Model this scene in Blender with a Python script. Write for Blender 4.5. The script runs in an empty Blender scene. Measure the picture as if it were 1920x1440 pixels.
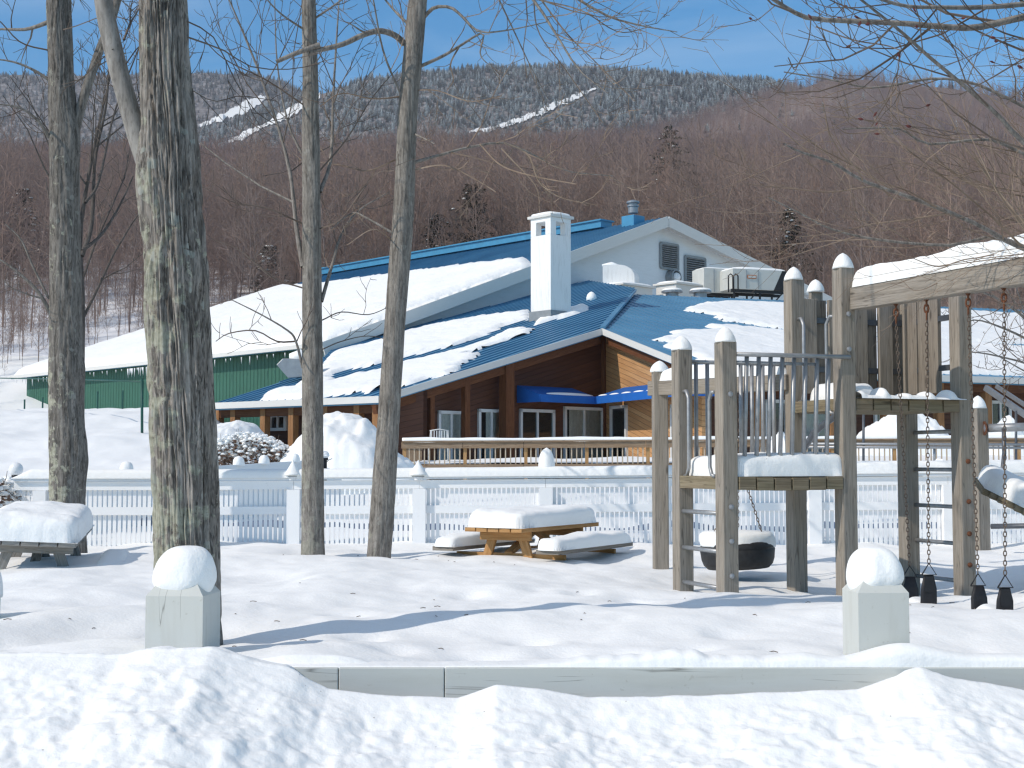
import bpy, math, random
import numpy as np
from mathutils import Vector, Matrix
R = math.radians
SC = bpy.context.scene
COL = SC.collection
# ---------------------------------------------------------------- camera, world, sun, exposure
F = 2600.0                      # focal length in photo pixels (1920 wide)
CAMZ = 1.05
TILT = math.atan(145.0 / F)
cam_d = bpy.data.cameras.new('camera')
cam_d.sensor_fit = 'HORIZONTAL'; cam_d.sensor_width = 36.0; cam_d.lens = 36.0 * F / 1920.0
cam_d.clip_start = 0.1; cam_d.clip_end = 9000.0
cam = bpy.data.objects.new('camera', cam_d); COL.objects.link(cam)
cam.location = (0, 0, CAMZ); cam.rotation_euler = (math.pi / 2 + TILT, 0, 0)
SC.camera = cam
SUN_EL, SUN_PHI = R(38), R(30)
TO_SUN = Vector((-math.cos(SUN_PHI) * math.cos(SUN_EL), -math.sin(SUN_PHI) * math.cos(SUN_EL), math.sin(SUN_EL)))
SUN_AZ = math.atan2(TO_SUN.x, TO_SUN.y)
wd = bpy.data.worlds.new('World'); SC.world = wd; wd.use_nodes = True
nt = wd.node_tree; nt.nodes.clear()
def N(t, ty, **kw):
    n = t.nodes.new(ty)
    for k, v in kw.items():
        if k.startswith('i_'):
            key = k[2:]; key = int(key) if key.isdigit() else key.replace('_', ' ')
            n.inputs[key].default_value = v
        else: setattr(n, k, v)
    return n
sky = N(nt, 'ShaderNodeTexSky', sky_type='NISHITA', sun_disc=False, sun_elevation=SUN_EL, sun_rotation=SUN_AZ % (2 * math.pi),
        altitude=900.0, air_density=1.0, dust_density=0.25, ozone_density=3.0)
hs = N(nt, 'ShaderNodeHueSaturation', i_Hue=0.492, i_Saturation=1.38, i_Value=0.98)
nt.links.new(sky.outputs[0], hs.inputs['Color'])
tc = N(nt, 'ShaderNodeTexCoord')
mp = N(nt, 'ShaderNodeMapping'); mp.inputs['Scale'].default_value = (2.2, 2.0, 13.0); mp.inputs['Rotation'].default_value = (0, R(-9), 0)
nt.links.new(tc.outputs['Generated'], mp.inputs['Vector'])
nz = N(nt, 'ShaderNodeTexNoise', i_Scale=1.55, i_Detail=7.0, i_Roughness=0.55, i_Distortion=0.4)
nt.links.new(mp.outputs[0], nz.inputs['Vector'])
cr = N(nt, 'ShaderNodeMapRange', i_1=0.50, i_2=0.80, i_3=0.0, i_4=0.24)
nt.links.new(nz.outputs[0], cr.inputs[0])
mx = N(nt, 'ShaderNodeMix', data_type='RGBA')
nt.links.new(cr.outputs[0], mx.inputs[0]); nt.links.new(hs.outputs[0], mx.inputs[6]); mx.inputs[7].default_value = (5.6, 6.3, 7.0, 1)
bg = N(nt, 'ShaderNodeBackground', i_Strength=0.145)
out = N(nt, 'ShaderNodeOutputWorld')
# unseen white veil added overhead to whiten the fill light
sz = N(nt, 'ShaderNodeSeparateXYZ'); nt.links.new(tc.outputs['Generated'], sz.inputs[0])
vz = N(nt, 'ShaderNodeMapRange', i_1=0.36, i_2=0.62, i_3=0.0, i_4=0.62, interpolation_type='SMOOTHSTEP'); nt.links.new(sz.outputs[2], vz.inputs[0])
m2 = N(nt, 'ShaderNodeMix', data_type='RGBA'); nt.links.new(vz.outputs[0], m2.inputs[0]); nt.links.new(mx.outputs[2], m2.inputs[6]); m2.inputs[7].default_value = (2.9, 2.85, 2.8, 1)
nt.links.new(m2.outputs[2], bg.inputs[0]); nt.links.new(bg.outputs[0], out.inputs[0])
sd = bpy.data.lights.new('sun', 'SUN'); sd.energy = 2.6; sd.angle = R(0.5); sd.color = (1.0, 0.90, 0.79)
so = bpy.data.objects.new('sun', sd); COL.objects.link(so)
so.rotation_euler = (-TO_SUN).to_track_quat('-Z', 'Y').to_euler(); so.location = (-30, -20, 40)
SC.view_settings.view_transform = 'Standard'; SC.view_settings.look = 'None'
SC.view_settings.exposure = 0.28; SC.view_settings.gamma = 1.0
SC.render.engine = 'CYCLES'
cy = SC.cycles
cy.max_bounces = 6; cy.diffuse_bounces = 3; cy.glossy_bounces = 3; cy.transmission_bounces = 3; cy.transparent_max_bounces = 8
cy.use_denoising = True; cy.denoiser = 'OPENIMAGEDENOISE'; cy.denoising_prefilter = 'ACCURATE'; cy.denoising_input_passes = 'RGB_ALBEDO_NORMAL'; cy.pixel_filter_type = 'BLACKMAN_HARRIS'; cy.filter_width = 1.35
cy.caustics_reflective = False; cy.caustics_refractive = False
# ---------------------------------------------------------------- pixel helpers (photo pixel + true distance -> world point)
CT, ST = math.cos(TILT), math.sin(TILT)
def ray(px, py):
    a = (px - 960.0) / F; b = (720.0 - py) / F
    return np.array([a, CT - b * ST, ST + b * CT])
def W(px, py, Y):
    d = ray(px, py); return np.array([0, 0, CAMZ]) + d * (Y / d[1])
def Wz(px, py, z):
    d = ray(px, py); return np.array([0, 0, CAMZ]) + d * ((z - CAMZ) / d[2])
def proj(p):
    x, y, z = p[0], p[1], p[2] - CAMZ
    dep = y * CT + z * ST; up = -y * ST + z * CT
    return 960 + F * x / dep, 720 - F * up / dep
class Plane:
    def __init__(s, a, b, c):
        s.o = np.array(a, float); n = np.cross(np.array(b) - s.o, np.array(c) - s.o); n /= np.linalg.norm(n)
        s.n = n if n[2] >= 0 else -n
    def hit(s, px, py):
        d = ray(px, py); c0 = np.array([0, 0, CAMZ]); return c0 + d * (s.n @ (s.o - c0) / (s.n @ d))
    def z(s, x, y): return s.o[2] - (s.n[0] * (x - s.o[0]) + s.n[1] * (y - s.o[1])) / s.n[2]
def A3(*p): return np.array(p, float)
def unit(v): v = np.array(v, float); return v / (np.linalg.norm(v) + 1e-12)
# ---------------------------------------------------------------- value noise
def _h(ix, iy, iz, s):
    n = (ix * 73856093) ^ (iy * 19349663) ^ (iz * 83492791) ^ (s * 2654435761)
    n = n & 0xffffffff; n = ((n ^ (n >> 13)) * 1274126177) & 0xffffffff; n = n ^ (n >> 16)
    return (n & 0xffff) / 65535.0
def vn(x, y, z=0.0, s=1):
    x, y, z = np.broadcast_arrays(np.asarray(x, float), np.asarray(y, float), np.asarray(z, float))
    ix, iy, iz = np.floor(x).astype(np.int64), np.floor(y).astype(np.int64), np.floor(z).astype(np.int64)
    fx, fy, fz = x - ix, y - iy, z - iz
    fx, fy, fz = [t * t * t * (t * (t * 6 - 15) + 10) for t in (fx, fy, fz)]
    r = 0
    for a in (0, 1):
        for b in (0, 1):
            for c in (0, 1):
                w = (fx if a else 1 - fx) * (fy if b else 1 - fy) * (fz if c else 1 - fz)
                r = r + w * _h(ix + a, iy + b, iz + c, s)
    return r * 2 - 1
def fbm(x, y, z=0.0, s=1, o=4, g=0.5):
    r = 0; a = 1; f = 1; t = 0
    for k in range(o):
        r = r + a * vn(np.asarray(x) * f + 17.3 * k, np.asarray(y) * f, np.asarray(z) * f, s + k); t += a; a *= g; f *= 2.03
    return r / t
def sst(a, b, x):
    t = np.clip((np.asarray(x, float) - a) / (b - a), 0, 1); return t * t * (3 - 2 * t)
# ---------------------------------------------------------------- mesh builder and scene graph
ORIGIN = {}
class MB:
    def __init__(s): s.v = []; s.n = 0; s.f = []; s.uv = []; s.mi = []; s.cur = 0
    def add(s, V, Fs, UV=None):
        b = s.n; V = np.asarray(V, float).reshape(-1, 3); s.v.append(V); s.n += len(V)
        for k, f in enumerate(Fs):
            s.f.append([b + i for i in f]); s.uv.append(UV[k] if UV is not None else None); s.mi.append(s.cur)
        return s
    def box(s, c, size, ax=None):
        c = np.array(c, float); ax = np.eye(3) if ax is None else np.array(ax, float)
        h = np.array(size, float) / 2
        sg = [(-1,-1,-1),(1,-1,-1),(1,1,-1),(-1,1,-1),(-1,-1,1),(1,-1,1),(1,1,1),(-1,1,1)]
        V = [c + ax[0]*a*h[0] + ax[1]*b*h[1] + ax[2]*d*h[2] for a, b, d in sg]
        Fs = [(0,3,2,1),(4,5,6,7),(0,1,5,4),(1,2,6,5),(2,3,7,6),(3,0,4,7)]
        L = int(np.argmax(size)); oth = [i for i in range(3) if i != L]
        off = random.random() * 7
        UV = []
        for k, f in enumerate(Fs):
            if len({sg[i][L] for i in f}) == 1: UV.append([(sg[i][oth[1]]*h[oth[1]] + off, sg[i][oth[0]]*h[oth[0]] * .6 + off * 2) for i in f])
            else: UV.append([((sg[i][oth[0]]*h[oth[0]] * 0.9 + sg[i][oth[1]]*h[oth[1]] * 1.1) + off + 0.37 * k, sg[i][L]*h[L] + off * 3) for i in f])
        return s.add(V, Fs, UV)
    def beam(s, p0, p1, w, h, up=(0,0,1)):
        p0, p1 = np.array(p0, float), np.array(p1, float); z = unit(p1 - p0)
        up = np.array(up, float)
        if abs(z @ unit(up)) > 0.98: up = np.array([1.0, 0, 0]) if abs(z[0]) < .9 else np.array([0, 1.0, 0])
        x = unit(np.cross(up, z)); y = np.cross(z, x)
        return s.box((p0 + p1) / 2, (w, h, np.linalg.norm(p1 - p0)), (x, y, z))
    def tube(s, P, r, k=8, cap=True):
        P = np.asarray(P, float); n = len(P)
        r = np.broadcast_to(np.asarray(r, float), (n,))
        T = np.gradient(P, axis=0); T /= (np.linalg.norm(T, axis=1, keepdims=True) + 1e-12)
        a = np.array([0, 0, 1.0]) if abs(T[0][2]) < .8 else np.array([1.0, 0, 0])
        X = np.zeros((n, 3)); x = np.cross(a, T[0]); x /= np.linalg.norm(x)
        for i in range(n):
            x = x - T[i] * (x @ T[i]); x /= (np.linalg.norm(x) + 1e-12); X[i] = x
        Yv = np.cross(T, X)
        th = np.arange(k) * 2 * math.pi / k
        V = P[:, None, :] + r[:, None, None] * (X[:, None, :] * np.cos(th)[None, :, None] + Yv[:, None, :] * np.sin(th)[None, :, None])
        Fs = [(i*k+j, i*k+(j+1) % k, (i+1)*k+(j+1) % k, (i+1)*k+j) for i in range(n-1) for j in range(k)]
        if cap: Fs += [tuple(range(k))[::-1], tuple((n-1)*k + j for j in range(k))]
        return s.add(V.reshape(-1, 3), Fs)
    def lathe(s, prof, c, k=16, ax=None, jit=None):
        c = np.array(c, float); ax = np.eye(3) if ax is None else np.array(ax, float)
        V = []; n = len(prof)
        for (r, z) in prof:
            for j in range(k):
                t = 2*math.pi*j/k; rr = r * (1 + (jit(t, z) if jit else 0))
                V.append(c + ax[0]*rr*math.cos(t) + ax[1]*rr*math.sin(t) + ax[2]*z)
        Fs = [(i*k+j, i*k+(j+1) % k, (i+1)*k+(j+1) % k, (i+1)*k+j) for i in range(n-1) for j in range(k)]
        Fs += [tuple(range(k))[::-1], tuple((n-1)*k + j for j in range(k))]
        return s.add(V, Fs)
    def grid(s, P, flip=False):
        P = np.asarray(P, float); n, m = P.shape[:2]
        Fs = [(i*m+j, i*m+j+1, (i+1)*m+j+1, (i+1)*m+j) for i in range(n-1) for j in range(m-1)]
        if flip: Fs = [f[::-1] for f in Fs]
        return s.add(P.reshape(-1, 3), Fs)
    def prism(s, pts, dvec):
        P = np.asarray(pts, float); d = np.array(dvec, float); n = len(P)
        V = np.vstack([P, P + d])
        Fs = [tuple(range(n)), tuple(range(2*n-1, n-1, -1))] + [(i, i+n, (i+1) % n + n, (i+1) % n) for i in range(n)]
        b = unit(P[1] - P[0]); c = unit(np.cross(b, unit(d)))
        uv = [[((V[i] @ c), (V[i] @ b)) for i in f] for f in Fs]
        return s.add(V, Fs, uv)
    def build(s, name, mat, parent=None, smooth=False, bevel=0, loc=None):
        me = bpy.data.meshes.new(name)
        V = np.vstack(s.v) if s.v else np.zeros((0, 3))
        o0 = np.zeros(3)
        if parent is not None: o0 = ORIGIN.get(parent.name, np.zeros(3))
        elif loc is not None: o0 = np.array(loc, float)
        me.from_pydata((V - o0).tolist(), [], s.f)
        if any(u is not None for u in s.uv):
            ul = me.uv_layers.new(name='UVMap'); arr = []
            for f, u in zip(s.f, s.uv):
                if u is None: arr.extend([0.0] * (2 * len(f)))
                else:
                    for q in u: arr.extend((float(q[0]), float(q[1])))
            ul.data.foreach_set('uv', arr)
        mats = mat if isinstance(mat, (list, tuple)) else [mat]
        for m in mats:
            if m is not None: me.materials.append(m)
        if len(mats) > 1: me.polygons.foreach_set('material_index', s.mi)
        me.validate(clean_customdata=False)
        if smooth: me.polygons.foreach_set('use_smooth', [True] * len(me.polygons))
        me.update()
        o = bpy.data.objects.new(name, me); COL.objects.link(o)
        if parent is not None: o.parent = parent; ORIGIN[o.name] = o0
        else: o.location = o0.tolist(); ORIGIN[o.name] = o0
        if bevel:
            b = o.modifiers.new('bevel', 'BEVEL'); b.width = bevel; b.segments = 2; b.limit_method = 'ANGLE'; b.angle_limit = R(40)
        return o
def gridmesh(name, P, mat, parent=None, smooth=True, mask=None, loc=None):
    """fast numpy grid mesh"""
    n, m = P.shape[:2]
    idx = np.arange(n*m).reshape(n, m)
    q = np.stack([idx[:-1, :-1], idx[:-1, 1:], idx[1:, 1:], idx[1:, :-1]], -1)
    if mask is not None: q = q[mask]
    q = q.reshape(-1, 4)
    V = P.reshape(-1, 3)
    used = np.unique(q); remap = np.full(n*m, -1); remap[used] = np.arange(len(used)); V = V[used]; q = remap[q]
    o0 = ORIGIN.get(parent.name, np.zeros(3)) if parent is not None else (np.array(loc, float) if loc is not None else np.zeros(3))
    me = bpy.data.meshes.new(name); me.vertices.add(len(V)); me.vertices.foreach_set('co', (V - o0).ravel().astype(np.float32))
    me.loops.add(q.size); me.loops.foreach_set('vertex_index', q.ravel().astype(np.int32))
    me.polygons.add(len(q)); me.polygons.foreach_set('loop_start', np.arange(0, q.size, 4, dtype=np.int32))
    me.update(calc_edges=True); me.validate()
    me.polygons.foreach_set('use_smooth', [smooth] * len(me.polygons))
    me.materials.append(mat)
    o = bpy.data.objects.new(name, me); COL.objects.link(o)
    if parent is not None: o.parent = parent
    else: o.location = o0.tolist()
    ORIGIN[o.name] = o0
    return o
def tag(o, label=None, cat=None, group=None, kind=None):
    if label: o['label'] = label
    if cat: o['category'] = cat
    if group: o['group'] = group
    if kind: o['kind'] = kind
    return o
def thing(name, label, cat, loc, group=None):
    o = bpy.data.objects.new(name, None); COL.objects.link(o); o.empty_display_size = .2
    o.location = [float(c) for c in loc]; ORIGIN[o.name] = np.array(loc, float)
    return tag(o, label, cat, group)
def pip(x, y, poly):
    """even-odd test, arrays"""
    ins = np.zeros(np.shape(x), bool); n = len(poly)
    for i in range(n):
        x1, y1 = poly[i]; x2, y2 = poly[(i+1) % n]
        c = ((y1 > y) != (y2 > y)) & (x < (x2 - x1) * (y - y1) / (y2 - y1 + 1e-12) + x1); ins ^= c
    return ins
def sdist(x, y, poly):
    """signed distance, positive inside"""
    d = np.full(np.shape(x), 1e9); n = len(poly)
    for i in range(n):
        x1, y1 = poly[i]; x2, y2 = poly[(i+1) % n]; dx, dy = x2-x1, y2-y1
        t = np.clip(((x-x1)*dx + (y-y1)*dy) / (dx*dx+dy*dy+1e-12), 0, 1)
        d = np.minimum(d, np.hypot(x - x1 - t*dx, y - y1 - t*dy))
    return np.where(pip(x, y, poly), d, -d)
# ---------------------------------------------------------------- materials
def new_mat(name):
    m = bpy.data.materials.new(name); m.use_nodes = True; t = m.node_tree; t.nodes.clear()
    b = N(t, 'ShaderNodeBsdfPrincipled'); o = N(t, 'ShaderNodeOutputMaterial'); t.links.new(b.outputs[0], o.inputs[0])
    return m, t, b
def ramp(t, src, stops, interp='LINEAR'):
    r = N(t, 'ShaderNodeValToRGB'); r.color_ramp.interpolation = interp
    e = r.color_ramp.elements
    while len(e) < len(stops): e.new(0.5)
    for k, (p, c) in enumerate(stops):
        e[k].position = p; e[k].color = (*c, 1) if len(c) == 3 else c
    t.links.new(src, r.inputs[0]); return r.outputs[0]
def noise(t, vec, scale, detail=4, rough=.55, dist=0.0):
    n = N(t, 'ShaderNodeTexNoise', i_Scale=scale, i_Detail=detail, i_Roughness=rough, i_Distortion=dist)
    if vec is not None: t.links.new(vec, n.inputs['Vector'])
    return n.outputs[0]
def mapping(t, vec, scale=(1,1,1), loc=(0,0,0), rot=(0,0,0)):
    m = N(t, 'ShaderNodeMapping'); m.inputs['Scale'].default_value = scale; m.inputs['Location'].default_value = loc; m.inputs['Rotation'].default_value = rot
    t.links.new(vec, m.inputs[0]); return m.outputs[0]
def mixc(t, f, a, b, mode='MIX'):
    m = N(t, 'ShaderNodeMix', data_type='RGBA', blend_type=mode)
    for k, v in ((0, f), (6, a), (7, b)):
        if isinstance(v, (int, float)): m.inputs[k].default_value = v
        elif isinstance(v, tuple): m.inputs[k].default_value = (*v, 1)
        else: t.links.new(v, m.inputs[k])
    return m.outputs[2]
def bump(t, b, h, strength=.3, dist=.02):
    n = N(t, 'ShaderNodeBump', i_Strength=strength, i_Distance=dist); t.links.new(h, n.inputs['Height']); t.links.new(n.outputs[0], b.inputs['Normal'])
def math_n(t, op, a, b=None):
    m = N(t, 'ShaderNodeMath', operation=op)
    for k, v in ((0, a), (1, b)):
        if v is None: continue
        if isinstance(v, (int, float)): m.inputs[k].default_value = v
        else: t.links.new(v, m.inputs[k])
    return m.outputs[0]
def objco(t): return N(t, 'ShaderNodeTexCoord').outputs['Object']
def rand_off(t, vec, amt=9.0):
    oi = N(t, 'ShaderNodeObjectInfo'); m = math_n(t, 'MULTIPLY', oi.outputs['Random'], amt)
    a = N(t, 'ShaderNodeVectorMath', operation='ADD'); t.links.new(vec, a.inputs[0]); t.links.new(m, a.inputs[1]); return a.outputs[0]
def simple(name, col, rough=.6, metal=0.0, var=.12, scale=6.0, bmp=0.0, spec=.4):
    m, t, b = new_mat(name); v = rand_off(t, objco(t))
    n = noise(t, v, scale, 5)
    lo = tuple(c * (1 - var) for c in col); hi = tuple(min(1, c * (1 + var)) for c in col)
    t.links.new(ramp(t, n, [(.3, lo), (.7, hi)]), b.inputs['Base Color'])
    b.inputs['Roughness'].default_value = rough; b.inputs['Metallic'].default_value = metal; b.inputs['Specular IOR Level'].default_value = spec
    if bmp: bump(t, b, noise(t, v, scale * 6, 4), bmp, .01)
    return m
M = {}
def snow_mat(name, sc1, sc2, st, dist, grit=False):
    m, t, b = new_mat(name); v = objco(t)
    n1 = noise(t, v, sc1, 5, .55); n2 = noise(t, v, sc2, 3, .6)
    c = ramp(t, noise(t, v, .6, 3), [(.3, (.875, .89, .885)), (.7, (.91, .92, .912))])
    if grit:
        k = ramp(t, noise(t, v, 46, 2, .4), [(.775, (0, 0, 0)), (.80, (.8,) * 3)]); c = mixc(t, k, c, (.22, .19, .16))
        k = ramp(t, noise(t, v, 2.2, 4), [(.55, (0, 0, 0)), (.75, (.35,) * 3)]); c = mixc(t, k, c, (.74, .75, .76))
    t.links.new(c, b.inputs['Base Color'])
    b.inputs['Roughness'].default_value = .75; b.inputs['Specular IOR Level'].default_value = .25
    h = math_n(t, 'ADD', n1, math_n(t, 'MULTIPLY', n2, .25)); bump(t, b, h, st, dist)
    return m
M['snow'] = snow_mat('snow', 5, 40, .35, .03)
M['snow_rough'] = snow_mat('snow_rough', 14, 55, .42, .018, True)
M['snow_far'] = snow_mat('snow_far', .35, 2.0, .5, .4)
M['snow_cap'] = snow_mat('snow_cap', 13, 60, .5, .018)

def wood(name, cols, gs=55.0, knot=True, rough=.85, crack=.5):
    """weathered timber: grain runs along the UV v direction (metres)"""
    m, t, b = new_mat(name)
    uv = rand_off(t, N(t, 'ShaderNodeTexCoord').outputs['UV'], 13.0)
    g = noise(t, mapping(t, uv, (gs, 2.2, 1)), 1.0, 5, .6, .35)
    fine = noise(t, mapping(t, uv, (gs * 4, 5, 1)), 1.0, 3, .6)
    big = noise(t, mapping(t, uv, (4, .9, 1)), 1.0, 3, .5)
    c = ramp(t, g, [(.25, cols[0]), (.5, cols[1]), (.78, cols[2])])
    c = mixc(t, ramp(t, big, [(.35, (0, 0, 0)), (.7, (.55, .55, .55))]), c, cols[3])
    c = mixc(t, ramp(t, fine, [(.28, (.55, .55, .55)), (.48, (0, 0, 0))]), c, tuple(x * .45 for x in cols[0]))
    if crack:
        w = noise(t, mapping(t, uv, (16, .7, 1)), 1.0, 2, .5, .2)
        k = ramp(t, w, [(.488, (0, 0, 0)), (.5, (crack,) * 3), (.512, (0, 0, 0))])
        c = mixc(t, k, c, tuple(x * .2 for x in cols[0]))
    if knot:
        vo = N(t, 'ShaderNodeTexVoronoi', i_Scale=1.0); t.links.new(mapping(t, uv, (7, 1.9, 1)), vo.inputs['Vector'])
        k = ramp(t, vo.outputs['Distance'], [(.05, (.75, .75, .75)), (.12, (0, 0, 0))])
        c = mixc(t, k, c, tuple(x * .4 for x in cols[0]))
    t.links.new(c, b.inputs['Base Color']); b.inputs['Roughness'].default_value = rough; b.inputs['Specular IOR Level'].default_value = .2
    bump(t, b, math_n(t, 'ADD', g, fine), .35, .006)
    return m
M['timber'] = wood('weathered_timber', [(.15, .130, .108), (.285, .256, .220), (.37, .338, .298), (.315, .272, .212)])
M['timber_dark'] = wood('dark_timber', [(.13, .112, .092), (.25, .222, .19), (.33, .30, .26), (.24, .205, .165)])  # darker timber tone for the benches and some slats
M['plank_end'] = wood('deck_plank', [(.12, .095, .065), (.23, .185, .125), (.31, .26, .19), (.22, .20, .12)], 40)
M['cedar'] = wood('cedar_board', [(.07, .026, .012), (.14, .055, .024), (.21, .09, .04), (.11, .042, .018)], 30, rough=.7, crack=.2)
M['cedar_lit'] = wood('sunlit_cedar_post', [(.20, .095, .04), (.33, .17, .075), (.42, .24, .12), (.27, .13, .055)], 30, rough=.7, crack=.2)  # cedar of the sunlit posts, sunlight put into a brighter colour
M['pine'] = wood('picnic_pine', [(.30, .15, .055), (.46, .26, .11), (.55, .33, .16), (.42, .23, .09)], 40, crack=.2)
M['deckwood'] = wood('deck_rail_wood', [(.15, .105, .07), (.28, .205, .14), (.36, .285, .21), (.28, .175, .095)], 40)
M['deckpost'] = wood('deck_post_wood', [(.30, .17, .07), (.46, .28, .13), (.55, .36, .19), (.40, .22, .09)], 40)
M['greywood'] = wood('grey_table_wood', [(.19, .18, .165), (.29, .28, .26), (.36, .35, .33), (.26, .25, .23)], 40)

def paint(name, col, stain=(.35, .34, .29), amt=.35, crack=.6):
    m, t, b = new_mat(name)
    uv = rand_off(t, N(t, 'ShaderNodeTexCoord').outputs['UV'], 13.0)
    v = rand_off(t, objco(t))
    n = noise(t, mapping(t, uv, (9, 1.2, 1)), 1.0, 5, .6)
    c = mixc(t, ramp(t, n, [(.5, (0, 0, 0)), (.8, (amt,) * 3)]), col, stain)
    if crack:
        w = noise(t, mapping(t, uv, (11, .45, 1), (5.3, 2.9, 0)), 1.0, 2, .5, .06)
        k = ramp(t, w, [(.490, (0, 0, 0)), (.5, (crack,) * 3), (.510, (0, 0, 0))])
        br = ramp(t, noise(t, mapping(t, uv, (5, 2.2, 1)), 1, 2), [(.5, (0, 0, 0)), (.56, (1, 1, 1))])
        c = mixc(t, mixc(t, 1.0, k, br, 'MULTIPLY'), c, (.09, .085, .07))
    sp = ramp(t, noise(t, v, 38, 3), [(.66, (0, 0, 0)), (.72, (.35, .35, .35))])
    c = mixc(t, sp, c, stain)
    t.links.new(c, b.inputs['Base Color']); b.inputs['Roughness'].default_value = .6; b.inputs['Specular IOR Level'].default_value = .3
    bump(t, b, n, .12, .004)
    return m
M['bollard'] = paint('pale_grey_paint', (.55, .565, .535))
M['white_paint'] = paint('white_fence_paint', (.87, .88, .885), (.66, .68, .68), .2, 0)
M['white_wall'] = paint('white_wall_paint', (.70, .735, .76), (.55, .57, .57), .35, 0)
M['white_stucco'] = paint('white_chimney_paint', (.82, .82, .81), (.50, .49, .46), .55, 0)
M['trim'] = paint('pale_trim', (.66, .655, .63), (.5, .48, .44), .25, 0)

def metal_roof():
    m, t, b = new_mat('blue_metal_roof'); v = objco(t)
    n = noise(t, v, .35, 4); n2 = noise(t, v, 3.0, 4)
    c = ramp(t, n, [(.25, (.050, .180, .315)), (.75, (.095, .265, .42))])
    c = mixc(t, ramp(t, n2, [(.55, (0, 0, 0)), (.8, (.3, .3, .3))]), c, (.15, .28, .38))
    t.links.new(c, b.inputs['Base Color']); b.inputs['Roughness'].default_value = .42; b.inputs['Specular IOR Level'].default_value = .5
    bump(t, b, noise(t, v, .8, 3), .12, .05)
    return m
M['blue_roof'] = metal_roof()
M['blue_trim'] = simple('blue_trim', (.06, .25, .42), .4, 0, .1, 2)
M['green_wall'] = simple('green_siding', (.032, .118, .080), .6, 0, .06, .9)
M['metal'] = simple('galvanised_pipe', (.33, .34, .35), .45, .55, .15, 20)
M['metal_dark'] = simple('dark_pipe', (.10, .11, .125), .45, .4, .15, 20)
M['chain'] = simple('rusty_chain', (.15, .115, .09), .6, .5, .35, 25)
M['rust'] = simple('rust', (.15, .06, .03), .8, .2, .3, 40)
M['rubber'] = simple('black_rubber', (.014, .014, .017), .55, 0, .3, 30, .2)
M['tyre'] = simple('tyre_rubber', (.022, .023, .025), .6, 0, .3, 20, .3)
M['black_metal'] = simple('black_metal', (.02, .021, .024), .5, .2, .2, 12)
M['unit'] = simple('unit_panel', (.55, .56, .53), .5, 0, .07, 2)
M['unit_grey'] = simple('duct_metal', (.27, .29, .315), .4, .5, .12, 4)
M['louver'] = simple('louver_metal', (.26, .275, .285), .5, .3, .1, 6)
M['frame_white'] = simple('window_frame_white', (.66, .68, .68), .5, 0, .05, 6)
M['curtain'] = simple('curtain_cloth', (.78, .80, .77), .9, 0, .1, 8)
M['dark_room'] = simple('dark_interior', (.018, .018, .02), .9, 0, .3, 3)
M['awning'] = simple('blue_awning_cloth', (.008, .115, .44), .75, 0, .08, 3)
M['globe'] = simple('white_globe', (.80, .81, .82), .3, 0, .03, 6)
M['green_pole'] = simple('green_pole', (.012, .075, .06), .5, 0, .15, 8)
M['orange_sign'] = simple('orange_plate', (.50, .16, .05), .6, 0, .05, 9)
def glass():
    m = bpy.data.materials.new('window_glass'); m.use_nodes = True; t = m.node_tree; t.nodes.clear()
    g = N(t, 'ShaderNodeBsdfGlossy', i_Roughness=.02, i_Color=(.9, .95, 1, 1)); tr = N(t, 'ShaderNodeBsdfTransparent', i_Color=(.84, .88, .88, 1))
    fr = N(t, 'ShaderNodeFresnel', i_IOR=1.6); mx = N(t, 'ShaderNodeMixShader'); o = N(t, 'ShaderNodeOutputMaterial')
    t.links.new(fr.outputs[0], mx.inputs[0]); t.links.new(tr.outputs[0], mx.inputs[1]); t.links.new(g.outputs[0], mx.inputs[2]); t.links.new(mx.outputs[0], o.inputs[0])
    return m
M['glass'] = glass()
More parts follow.
